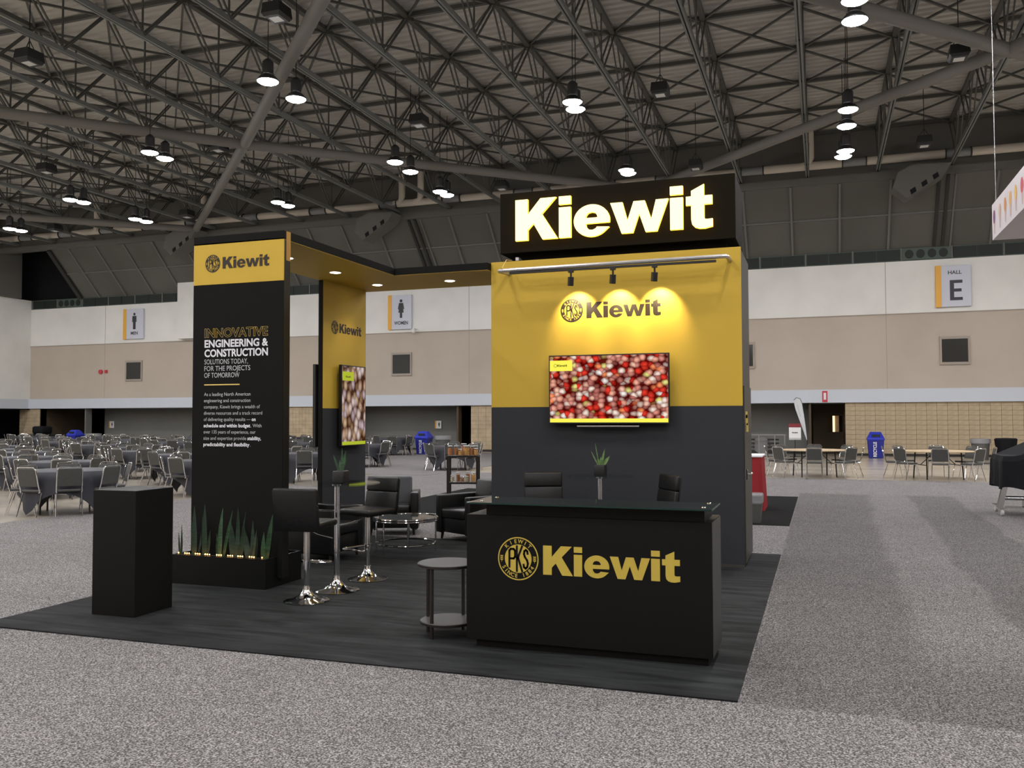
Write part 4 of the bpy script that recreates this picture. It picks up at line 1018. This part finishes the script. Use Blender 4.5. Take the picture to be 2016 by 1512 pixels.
# display shelf with jars
t = thing('display_table', (-5.83, 14.0, .006), 'tall dark wooden two shelf stand holding snack jars', 'table')
DX, DY = -5.83, 14.1; HW = .25; HD = .17
def rxy(u, v, a=.30): return DX+u*cos(a)-v*sin(a), DY+u*sin(a)+v*cos(a)
def rbx(u0, u1, v0, v1, z0, z1):
    vs = [(*rxy(u, v), z) for z in (z0, z1) for u, v in ((u0, v0), (u1, v0), (u1, v1), (u0, v1))]
    return MB().add(vs, [(0, 3, 2, 1), (4, 5, 6, 7), (0, 1, 5, 4), (1, 2, 6, 5), (2, 3, 7, 6), (3, 0, 4, 7)])
rbx(-HW-.02, HW+.02, -HD-.02, HD+.02, 1.02, 1.045).build('table_top', 'darkwood', t)
rbx(-HW, HW, -HD, HD, .565, .59).build('shelf', 'darkwood', t)
for u in (-1, 1):
    for v in (-1, 1): rbx(u*HW-.02, u*HW+.02, v*HD-.02, v*HD+.02, .006, 1.02).build('leg', 'darkwood', t)
def jar(u, v, z, r, h, m_, lab):
    x, y = rxy(u, v); t = thing('snack_jar', (x, y, z), lab, 'jar', 'clear snack jars on the display stand')
    MB().lathe([(r-.006, .0), (r, .006), (r, h-.012), (r-.008, h)], (x, y, z), 14).build('glass', 'jarglass', t, smooth=True)
    MB().lathe([(r-.006, .008), (r-.005, h*.8)], (x, y, z), 12).build('contents', m_, t)
    MB().lathe([(r*.9, h), (r*.9, h+.01)], (x, y, z), 12).build('lid', 'whitecloth' , t)
J = [(-.22, -.08, .045, .16, 'snackA', 'leftmost tall jar on the top shelf, brown snacks'), (-.12, -.06, .042, .16, 'snackA', 'second jar from the left on the top shelf'), (-.05, -.11, .035, .105, 'snackB', 'short jar in front on the top shelf, golden snacks'),
     (.0, .08, .055, .19, 'snackA', 'tallest jar at the back middle of the top shelf'), (.055, -.03, .065, .16, 'snackB', 'wide golden jar in the middle of the top shelf'), (.15, -.02, .048, .155, 'snackA', 'second jar from the right on the top shelf'), (.22, -.05, .04, .115, 'snackB', 'short jar at the right end of the top shelf'), (.20, .1, .045, .155, 'snackA', 'jar at the back right corner of the top shelf')]
for u, v, r, h, m_, lb in J: jar(u, v, 1.046, r, h, m_, lb)
J = [(-.19, -.02, .035, .11, 'snackC', 'cream filled jar at the left end of the lower shelf'), (-.09, -.02, .035, .16, 'snackA', 'tall amber jar left of middle on the lower shelf'), (-.02, -.04, .036, .10, 'snackA', 'short brown jar in the middle of the lower shelf'),
     (.06, -.06, .038, .095, 'snackC', 'short pale jar right of middle on the lower shelf'), (.07, .06, .038, .165, 'snackA', 'tall brown jar at the back of the lower shelf'), (.17, -.02, .045, .16, 'snackB', 'large jar at the right end of the lower shelf')]
for u, v, r, h, m_, lb in J: jar(u, v, .591, r, h, m_, lb)

# ------------------------------------------------------------------ banquet chairs
def chair_parts(t, joined=False):
    tb = lambda p, r=.011, n=6: MB().tube(p, r, n)
    parts = []
    parts.append(('seat', 'chairpad', MB().box(-.20, .20, -.19, .22, .425, .465), .012, False))
    parts.append(('backrest', 'chairpad', MB().add([(-.20, -.225, .52), (.20, -.225, .52), (.20, -.19, .52), (-.20, -.19, .52), (-.195, -.30, .83), (.195, -.30, .83), (.195, -.265, .83), (-.195, -.265, .83)], [(0, 3, 2, 1), (4, 5, 6, 7), (0, 1, 5, 4), (1, 2, 6, 5), (2, 3, 7, 6), (3, 0, 4, 7)]), .008, False))
    parts.append(('back_frame', 'chrome', tb([(-.215, -.17, .42), (-.215, -.215, .55), (-.212, -.275, .80), (-.19, -.292, .845), (-.15, -.297, .858), (.15, -.297, .858), (.19, -.292, .845), (.212, -.275, .80), (.215, -.215, .55), (.215, -.17, .42)], .0125), 0, True))
    parts.append(('seat_frame', 'chrome', tb([(-.21, -.19, .42), (-.21, .20, .42), (-.17, .235, .42), (.17, .235, .42), (.21, .20, .42), (.21, -.19, .42)], .0115), 0, True))
    for sx_ in (-1, 1):
        parts.append(('leg', 'chrome', tb([(sx_*.212, .17, .42), (sx_*.225, .27, .006)], .0105), 0, True))
        parts.append(('leg', 'chrome', tb([(sx_*.212, -.12, .42), (sx_*.225, -.26, .006)], .0105), 0, True))
    for n_, m_, mb, bv, sm in parts: mb.build(n_, m_, t, world=False, bev=bv, seg=1, smooth=sm)
    return t
chair0 = thing('banquet_chair', (0, 0, 0), 'x', 'chair', 'grey banquet chairs'); chair_parts(chair0); CH_USED = [False]
# single mesh version for the far rows
cf_mb = {}
fm = bpy.data.meshes.new('banquet_chair_far')
bm = bmesh.new()
for ch in chair0.children:
    nb = len(bm.faces); bm.from_mesh(ch.data); bm.faces.ensure_lookup_table()
    mi = 0 if ch.data.materials[0].name.startswith('grey') else 1
    for f_ in bm.faces[nb:]: f_.material_index = mi
bm.to_mesh(fm); bm.free(); fm.materials.append(K['chairpad']); fm.materials.append(K['chrome'])
NCH = [0]
def place_chair(cx, cy_, phi, r, label, group, far):
    x, y = cx+r*cos(phi), cy_+r*sin(phi); rz = phi+pi/2+random.uniform(-.10, .10)
    NCH[0] += 1
    z = .011 if (-24 < x < -10.9 and 23.6 < y < 39.4) else (.006 if (x > -12.6 and y < 25.4) else 0)
    if far:
        o = bpy.data.objects.new('banquet_chair', fm); C.objects.link(o); o.location = (x, y, z); o.rotation_euler = (0, 0, rz); o.scale = (.92, .92, 1); tag(o, label, 'chair', group); return
    if not CH_USED[0]:
        CH_USED[0] = True; chair0.scale = (.92, .92, 1); chair0.location = (x, y, z); chair0.rotation_euler = (0, 0, rz); tag(chair0, label, 'chair', group)
    else: dup(chair0, (x, y, z), rz, label, group, (.92, .92, 1))
RT = .76
def cloth_mesh(half=1.12, n=48):
    mb = MB(); vs = [(0, 0, .765)]; fs = []
    rings = [.4, .74, .765, .775]
    def dd(a, rot=0): return half/max(abs(cos(a)), abs(sin(a)))
    cols = []
    for k_ in range(n):
        a = 2*pi*k_/n; d = dd(a); L_ = min(d-RT, .73)
        fold = .5+.5*sin(a*12+1.3*sin(a*3))
        cols.append([(.4, .765), (.74, .765), (.768, .755), (.775+.01*fold, .755-L_*.3), (.775+.03*fold, .755-L_*.65), (.77+.055*fold, .755-L_)])
    m_ = len(cols[0])
    for c_, k_ in zip(cols, range(n)):
        a = 2*pi*k_/n
        for r, z in c_: vs.append((r*cos(a), r*sin(a), z))
    for k_ in range(n):
        a = 1+k_*m_; b = 1+((k_+1) % n)*m_
        fs.append((0, a, b))
        for j in range(m_-1): fs.append((a+j, a+j+1, b+j+1, b+j))
    return mb.add(vs, fs)
cl_me = None; tb0 = None
def round_table(x, y, rot, lab, group, z=0.0, bare=False):
    global tb0
    if tb0 is None:
        tb0 = thing('round_table', (x, y, z), lab, 'table', group, rot)
        MB().lathe([(RT, .735), (RT+.004, .745), (RT, .758)], n=40).build('tabletop', 'wood', tb0, world=False)
        for sx_ in (-1, 1):
            MB().tube([(sx_*.38, -.30, .735), (sx_*.40, -.36, .0), ], .016, 6).tube([(sx_*.38, .30, .735), (sx_*.40, .36, .0)], .016, 6).tube([(sx_*.39, -.33, .38), (sx_*.39, .33, .38)], .012, 6).tube([(sx_*.39, 0, .38), (sx_*.08, 0, .73)], .010, 6).build('folding_leg', 'tableleg', tb0, world=False)
    else: dup(tb0, (x, y, z), rot, lab, group)
def table_cloth(x, y, rot, lab, group, z=0):
    global cl_me
    if cl_me is None:
        o = cloth_mesh().build('tablecloth', 'cloth', None, smooth=False, fixn=False)
        for p in o.data.polygons: p.use_smooth = True
        cl_me = o.data
    else: o = bpy.data.objects.new('tablecloth', cl_me); C.objects.link(o)
    o.location = (x, y, z+.002); o.rotation_euler = (0, 0, rot); tag(o, lab, 'tablecloth', group)
tabs = []
for kx in range(0, 12):
    X = -12.95-2.72*kx
    for j in range(0, 8):
        Y = (12.55 if kx % 2 == 0 else 15.0)+3.92*j
        if Y > 37.6: continue
        if kx == 0 and j > 2: continue
        if X > -16.5 and Y > 23 : continue
        q = proj((X, Y, .76))
        if q is None or q[0] < -95 or q[0] > 800: continue
        if 440 < q[0] < 520 and q[2] > 20: continue
        tabs.append((q[2], X, Y, q))
tabs.append((0, -11.35, 26.55, proj((-11.35, 26.55, .76)))); tabs.append((0, -15.0, 27.3, proj((-15.0, 27.3, .76)))); 
tabs = [(q[2], X, Y, q) for _, X, Y, q in tabs]; tabs.sort()
DIRW = {0: 'nearest the camera', 1: 'near right side', 2: 'right side', 3: 'far right side', 4: 'far side', 5: 'far left side', 6: 'left side', 7: 'near left side'}
names = {}
near = [a for a in tabs if a[0] < 23.5]
ORD = ['first', 'second', 'third', 'fourth', 'fifth', 'sixth', 'seventh', 'eighth', 'ninth', 'tenth', 'eleventh', 'twelfth', 'thirteenth', 'fourteenth']
def tname(i, q):
    px = q[0]
    if abs(px-848) < 60: return 'the clothed table behind the snack stand'
    side = 'left of the banner' if px < 380 else ('just right of the banner' if px < 640 else 'right of the back panel')
    return side
cnt_side = {}
for i, (dep, X, Y, q) in enumerate(tabs):
    zt = .011 if (-24 < X < -10.9 and 23.6 < Y < 39.4) else 0
    rot = random.uniform(0, pi/2)
    s_ = tname(i, q)
    if s_.startswith('the'): nm = s_
    else:
        cnt_side[s_] = cnt_side.get(s_, 0)+1
        k_ = cnt_side[s_]
        nm = '%s clothed table back %s' % (ORD[k_-1], s_) if k_ <= 14 else None
    if dep > 26 and not s_.startswith('the'): nm = None
    if nm:
        round_table(X, Y, rot, 'round folding table hidden under its cloth, '+nm.replace('clothed table', 'one'), 'round banquet tables', zt)
        table_cloth(X, Y, rot, 'dark cloth over the '+nm.replace('clothed', 'round').replace('the dark', 'dark'), 'dark tablecloths', zt)
    else:
        round_table(X, Y, rot, 'round folding table under a dark cloth in the far rows, '+s_, 'round tables in the far rows, '+s_, zt)
        table_cloth(X, Y, rot, 'dark tablecloth in the far rows near the back wall, '+s_, 'tablecloths in the far rows, '+s_, zt)
    away = math.atan2(-Y, -X)          # direction towards the camera
    ph0 = random.uniform(-.12, .12) if i else 0
    for c_ in range(8):
        phi = away+ph0+c_*pi/4
        if NCH[0] > 284: continue
        cx_p = proj((X+.75*cos(phi), Y+.75*sin(phi), .7))
        if cx_p is None or cx_p[0] < -40 or (395 < cx_p[0] < 545): continue
        if nm: lb = 'grey chair, %s of %s' % (DIRW[c_], nm)
        else: lb = 'grey chair, %s, at a far clothed table %s' % (DIRW[c_], s_)
        gp = 'chairs around the nearer dark clothed tables' if nm else 'chairs in the far rows, %s, %s' % (s_, DIRW[c_])
        place_chair(X, Y, phi, .72+random.uniform(-.04, .10), lb, gp, dep > 22.5)
# bare wooden tables at right
for (X, Y, lab, ph) in ((-.22, 26.5, 'bare wooden round table left of the recycling bin', 0), (2.95, 26.5, 'bare wooden round table right of the recycling bin', .05)):
    round_table(X, Y, .3, lab, 'bare round tables at right', 0)
    bpy.data.objects[C.objects[-1].name]; [setattr(o, 'scale', (1.2, 1.2, 1)) for o in C.objects if o.get('label') == lab]
    for c_ in range(8):
        phi = math.atan2(-Y, -X)+ph+c_*pi/4
        place_chair(X, Y, phi, 1.06+random.uniform(-.05, .08), 'grey chair, %s of the %s' % (DIRW[c_], lab.replace('wooden round ', '')), 'chairs around the bare round tables', False)
# loose dark chair beside the tower
t = thing('side_chair', (-5.25, 14.9, .006), 'plain black side chair half hidden behind the left edge of the tower', 'chair')
t.rotation_euler = (0, 0, 1.2)
for n_, m_, mb in (('seat', 'drape', MB().box(-.22, .22, -.2, .22, .42, .47)), ('backrest', 'drape', MB().add([(-.22, -.24, .5), (.22, -.24, .5), (.22, -.2, .5), (-.22, -.2, .5), (-.21, -.33, .86), (.21, -.33, .86), (.21, -.29, .86), (-.21, -.29, .86)], [(0, 3, 2, 1), (4, 5, 6, 7), (0, 1, 5, 4), (1, 2, 6, 5), (2, 3, 7, 6), (3, 0, 4, 7)]))): mb.build(n_, m_, t, world=False, bev=.01)
for sx_ in (-1, 1):
    MB().tube([(sx_*.2, .2, .42), (sx_*.21, .24, 0)], .012, 6).build('leg', 'tableleg', t, world=False); MB().tube([(sx_*.2, -.3, .8), (sx_*.2, -.2, .45), (sx_*.21, -.25, 0)], .012, 6).build('leg', 'tableleg', t, world=False)

# ------------------------------------------------------------------ bins
def recycle(x, y, lab, s_=1.0):
    t = thing('recycling_bin', (x, y, 0), lab, 'bin')
    MB().add([(x-.26, y-.26, 0), (x+.26, y-.26, 0), (x+.26, y+.26, 0), (x-.26, y+.26, 0), (x-.31, y-.31, .72), (x+.31, y-.31, .72), (x+.31, y+.31, .72), (x-.31, y+.31, .72)], [(0, 3, 2, 1), (4, 5, 6, 7), (0, 1, 5, 4), (1, 2, 6, 5), (2, 3, 7, 6), (3, 0, 4, 7)]).build('bin_body', 'bluebody', t, bev=.02)
    MB().add([(x-.33, y-.33, .72), (x+.33, y-.33, .72), (x+.33, y+.33, .72), (x-.33, y+.33, .72), (x-.33, y-.33, .80), (x+.33, y-.33, .80), (x+.33, y+.33, .80), (x-.33, y+.33, .80), (x-.20, y-.12, 1.06), (x+.20, y-.12, 1.06), (x+.20, y+.12, 1.06), (x-.20, y+.12, 1.06)],
             [(0, 3, 2, 1), (8, 9, 10, 11)]+[(a, (a+1) % 4, 4+(a+1) % 4, 4+a) for a in range(4)]+[(4+a, 4+(a+1) % 4, 8+(a+1) % 4, 8+a) for a in range(4)]).build('lid', 'blue', t, bev=.015)
    box(x-.15, x+.15, y-.30, y-.24, .86, .96).build('opening', 'ventdark', t)
    m_ = MB(); text(m_, 'RECYCLE', lambda u, v, tt: (x+.02-v, y-.300-tt+u*-.03, .06+u), .12, .60, .03); m_.build('lettering', 'white_print', t, fixn=False)
recycle(2.04, 38.9, 'blue recycling bin against the tan block wall at right')
recycle(-17.35, 37.2, 'blue recycling bin in front of the grey wall between canopy panel and tower')
recycle(-39.2, 38.4, 'blue recycling bin beyond the left chair rows')
def trash(x, y, h, m_, lab, r=.3):
    t = thing('trash_can', (x, y, 0), lab, 'bin')
    MB().lathe([(r*.8, 0), (r, h), (r*.96, h)], (x, y, 0), 20).build('can', m_, t, smooth=True)
    MB().lathe([(r*1.03, h-.16), (r*1.06, h-.08), (r*1.02, h+.02), (r*.9, h+.01)], (x, y, 0), 20, cap=False).build('bag_liner', 'bag' if m_ != 'drape' else 'drape', t, smooth=True)
trash(-16.4, 37.2, .84, 'bin', 'grey trash can with liner right of the recycling bin by the restroom wall', .36)
trash(-37.9, 38.4, .84, 'bin', 'dark trash can right of the far left recycling bin', .40)
trash(5.75, 38.2, .80, 'bin', 'grey trash can with shiny liner by the block wall at right', .34)
t = thing('draped_bin', (6.6, 38.2, 0), 'bin covered by a black cloth at the block wall, right of the shiny lined can', 'bin')
MB().lathe([(.30, 0), (.33, .4), (.38, .62), (.40, .80), (.36, .84), (.1, .85)], (6.62, 38.2, 0), 14).build('black_cloth', 'drape', t)
t = thing('waste_basket', (-1.0, 14.72, .012), 'small grey waste basket with clear liner behind the tower', 'bin')
MB().add([(-1.19, 14.57, .012), (-.95, 14.57, .012), (-.95, 14.87, .012), (-1.19, 14.87, .012), (-1.22, 14.54, .36), (-.92, 14.54, .36), (-.92, 14.9, .36), (-1.22, 14.9, .36)], [(0, 3, 2, 1), (0, 1, 5, 4), (1, 2, 6, 5), (2, 3, 7, 6), (3, 0, 4, 7), (4, 5, 6, 7)]).build('basket', 'bin', t)
MB().box(-1.23, -.91, 14.53, 14.91, .30, .47).build('liner', 'bag', t, bev=.03)

# ------------------------------------------------------------------ red draped table and its carpet
c2 = box(-8, -.50, 14.35, 19.6, .0065, .012).build('booth_carpet', 'blackcarpet'); tag(c2, 'black carpet of the next booth behind the tower', 'carpet')
t = thing('draped_table', (-2, 17, .012), 'counter height table with white top and red pleated skirt behind the tower', 'table')
box(-3.4, -1.02, 16.4, 17.35, .97, 1.0).build('white_top', 'whitecloth', t, bev=.004)
def skirt(u, v):
    per = [(-3.38, 16.42), (-1.04, 16.42), (-1.04, 17.33), (-3.38, 17.33)]
    s_ = u*4; i = int(s_) % 4; f_ = s_-int(s_); a = per[i]; b = per[(i+1) % 4]
    x, y = a[0]+(b[0]-a[0])*f_, a[1]+(b[1]-a[1])*f_
    nx, ny = ((0, -1), (1, 0), (0, 1), (-1, 0))[i]
    d = .012*sin(f_*(60 if i % 2 == 0 else 34))*(1.4-v)+.035*(1-v)
    return (x+nx*d, y+ny*d, .014+v*.955)
MB().grid(240, 5, skirt, True).build('red_skirt', 'red', t, fixn=False)

# ------------------------------------------------------------------ flag, easel, rack, covered cart, hanging sign
t = thing('feather_flag', (-.62, 39.0, 0), 'pale feather flag leaning left in front of the passage', 'flag')
fx = [(-.62, .70), (-.75, 1.1), (-.90, 1.55), (-1.05, 2.0), (-1.10, 2.25), (-1.06, 2.40), (-.97, 2.46), (-.86, 2.42), (-.79, 2.25), (-.72, 1.8), (-.66, 1.3), (-.60, .72)]
MB().poly(fx, front(0, 39.0, 0), .01).build('flag_sail', 'flag', t)
m = MB()
for k_, (l_, g_) in enumerate(((.05, .0), (.04, .06), (.06, .12), (.05, .19), (.06, .25), (.04, .33), (.06, .38), (.05, .45))):
    u0, u1 = g_, g_+l_; m.add([(-1.0+.23*u+v*.96, 38.984, 2.18-.97*u+v*.2) for u, v in ((u0, 0), (u1, 0), (u1, .045+.015*(k_ % 2)), (u0, .045+.015*(k_ % 2)))], [(0, 1, 2, 3)])
m.build('faint_lettering', 'grey_print', t, fixn=False)
MB().tube([(-.58, 39.01, 0), (-.60, 39.01, .8), (-.68, 39.01, 1.4), (-.76, 39.01, 2.2), (-.86, 39.01, 2.44), (-1.0, 39.01, 2.49), (-1.11, 39.01, 2.38)], .012, 6).build('pole', 'tableleg', t)
MB().bar((-.85, 39.01, .02), (-.3, 39.01, .02), .05, .03).bar((-.58, 38.75, .02), (-.58, 39.3, .02), .05, .03).build('base', 'tableleg', t)
t = thing('sign_stand', (-1.08, 38.9, 0), 'small poster stand with a maroon header beside the feather flag', 'sign')
box(-1.32, -.84, 38.9, 38.92, .72, 1.40).build('poster', 'whitecloth', t); box(-1.32, -.84, 38.893, 38.899, 1.24, 1.40).build('header', mat('maroon', (.22, .03, .04), .6), t); box(-1.32, -.84, 38.893, 38.899, .72, .80).build('footer', 'grey_print', t)
m = MB(); m.box(-1.19, -1.15, 38.893, 38.899, 1.0, 1.045).box(-1.14, -1.09, 38.893, 38.899, 1.0, 1.035).box(-1.08, -1.03, 38.893, 38.899, 1.0, 1.04).box(-1.02, -.97, 38.893, 38.899, 1.0, 1.035); m.build('faint_lettering', 'signtext', t)
MB().bar((-1.08, 38.93, 0), (-1.08, 38.93, 1.4), .03, .03).bar((-1.3, 38.93, .02), (-.86, 38.93, .02), .03, .03).build('stand', 'tableleg', t)
t = thing('table_cart', (-2.4, 39.0, 0), 'grey cart of stacked round tables and frames in front of the grey wall', 'cart')
box(-4.2, -1.4, 39.0, 39.5, .02, .10).build('cart_base', 'rack', t); MB().bar((-4.2, 39.0, .92), (-1.45, 39.0, .92), .04, .05).build('top_rail', 'rack', t)
for X in (-4.15, -2.55, -1.9, -1.5): MB().bar((X, 39.0, .05), (X, 39.0, .92), .04, .05).build('post', 'rack', t)
for X in (-3.6, -2.45): MB().tube([(X, 39.25, .47), (X, 39.3, .47)], .36, 24).build('folded_tabletop', 'rack', t)
for k_ in range(4): box(-3.2, -2.75, 39.05, 39.4, .2+k_*.16, .27+k_*.16).build('tray', 'tableleg', t); box(-2.2, -1.75, 39.05, 39.4, .2+k_*.16, .27+k_*.16).build('tray', 'tableleg', t)
# covered cart at the right edge
t = thing('covered_cart', (3.3, 17.2, .006), 'wheeled metal cart under a black cover at the right edge', 'cart')
def cover(u, v):
    a = u*2*pi; x = 3.80+ .95*max(-1, min(1, 1.5*cos(a))); y = 17.35+.55*max(-1, min(1, 1.5*sin(a)))
    top = 1.02 + max(0, min(.55, (x-3.1)*.75))
    bot = .48-.12*min(1, max(0, x-2.85))+.03*sin(5*a)
    k_ = 1+.04*sin(9*a)*(1-v)
    if v > .98: x = 3.80+(x-3.80)*.97; y = 17.35+(y-17.35)*.92
    return (3.80+(x-3.80)*k_, 17.35+(y-17.35)*k_, bot+(top-bot)*v)
m = MB().grid(64, 7, cover, True)
m.f.append(tuple(range(6*64, 7*64))); m.build('black_cover', 'drape', t, fixn=True, smooth=False)
MB().bar((2.82, 16.95, .14), (2.90, 16.95, .50), .13, .08).build('post', 'chromed', t); MB().bar((4.3, 16.95, .14), (4.3, 16.95, .50), .08, .06).build('post', 'chromed', t)
MB().tube([(2.9, 16.93, .31), (4.4, 16.93, .31)], .035, 10).build('cross_tube', 'chromed', t, smooth=True)
MB().bar((3.18, 16.95, .3), (3.18, 16.95, .16), .04, .04).bar((2.9, 16.95, .16), (3.18, 16.95, .16), .04, .04).build('brake_bracket', 'chromed', t)
for X, Y in ((2.86, 16.95), (4.3, 16.95), (2.9, 17.75), (4.3, 17.75)):
    w_ = MB().tube([(X-.02, Y, .065), (X+.02, Y, .065)], .058, 16).build('caster_wheel', 'caster', t, smooth=False)
    MB().box(X-.06, X+.06, Y-.04, Y+.04, .13, .15).bar((X, Y, .07), (X+.02, Y, .14), .05, .02).build('caster_fork', 'chromed', w_)
# hanging sign upper right
t = thing('hanging_sign', (4.5, 16, 4.9), 'white hanging box sign printed with a row of ice cream cones', 'sign')
HX = 3.0; HY1, HY0, HZ0, HZ1 = 18.1, 13.4, 4.915, 5.56
box(HX, HX+2.6, HY0, HY1, HZ0, HZ1).build('sign_box', 'whiteprint', t)
for i, (c_, f_) in enumerate((('purple', .045), ('tan', .155), ('orange', .255), ('amber2', .345), ('gold', .435), ('crimson', .535), ('orange', .64), ('tan', .75))):
    Y = HY1-.0-(HY1-15.0)*f_*1.55
    m = MB(); m.add([(HX-.004, Y+.10*cos(a), 5.30+.125*sin(a)) for a in [2*pi*j/16 for j in range(16)]], [tuple(range(16))]); m.build('printed_scoop', 'ice_'+c_, t, fixn=False)
    m = MB(); m.add([(HX-.003, Y+.075, 5.22), (HX-.003, Y-.075, 5.22), (HX-.003, Y-.03, 5.0), (HX-.003, Y+.03, 5.0)], [(0, 1, 2, 3)]); m.build('printed_cup', 'ice_cone', t, fixn=False)
for q in ((HX+.05, HY1-.1), (HX+.05, HY0+.3)): MB().tube([(q[0], q[1], HZ1), (q[0]+.0, q[1], 13.3)], .006, 5).build('cable', 'wire', t)

# dark things in the far left opening
t = thing('furniture_stack', (-42.3, 40.0, 0), 'dark heap of stacked lounge furniture in the far left opening', 'furniture')
for (x, y, z, w_, h) in ((-43.2, 39.6, 0, 1.4, .8), (-43.0, 39.7, .8, .8, .45), (-41.9, 39.7, 0, 1.2, .75), (-40.9, 39.8, .0, .9, .7)): box(x-w_/2, x+w_/2, y-.4, y+.4, z, z+h).build('cushion_block', 'drape', t, bev=.12, seg=3, smooth=True)
t = thing('music_stand', (-25.9, 36.0, 0), 'black tilted music stand against the tan blocks in the gap', 'stand')
MB().add([(-26.5, 36.0, 1.25), (-26.1, 36.0, 1.28), (-25.95, 36.1, .85), (-26.35, 36.1, .80), (-26.5, 36.02, 1.25), (-26.1, 36.02, 1.28), (-25.95, 36.12, .85), (-26.35, 36.12, .80)], [(0, 1, 2, 3), (4, 5, 6, 7), (0, 1, 5, 4), (1, 2, 6, 5), (2, 3, 7, 6), (3, 0, 4, 7)]).build('desk', 'tableleg', t)
MB().tube([(-26.2, 36.1, 1.0), (-26.2, 36.2, 0)], .02, 6).build('post', 'tableleg', t)
print('chairs', NCH[0], 'tables', len(tabs), 'objects', len(bpy.data.objects))
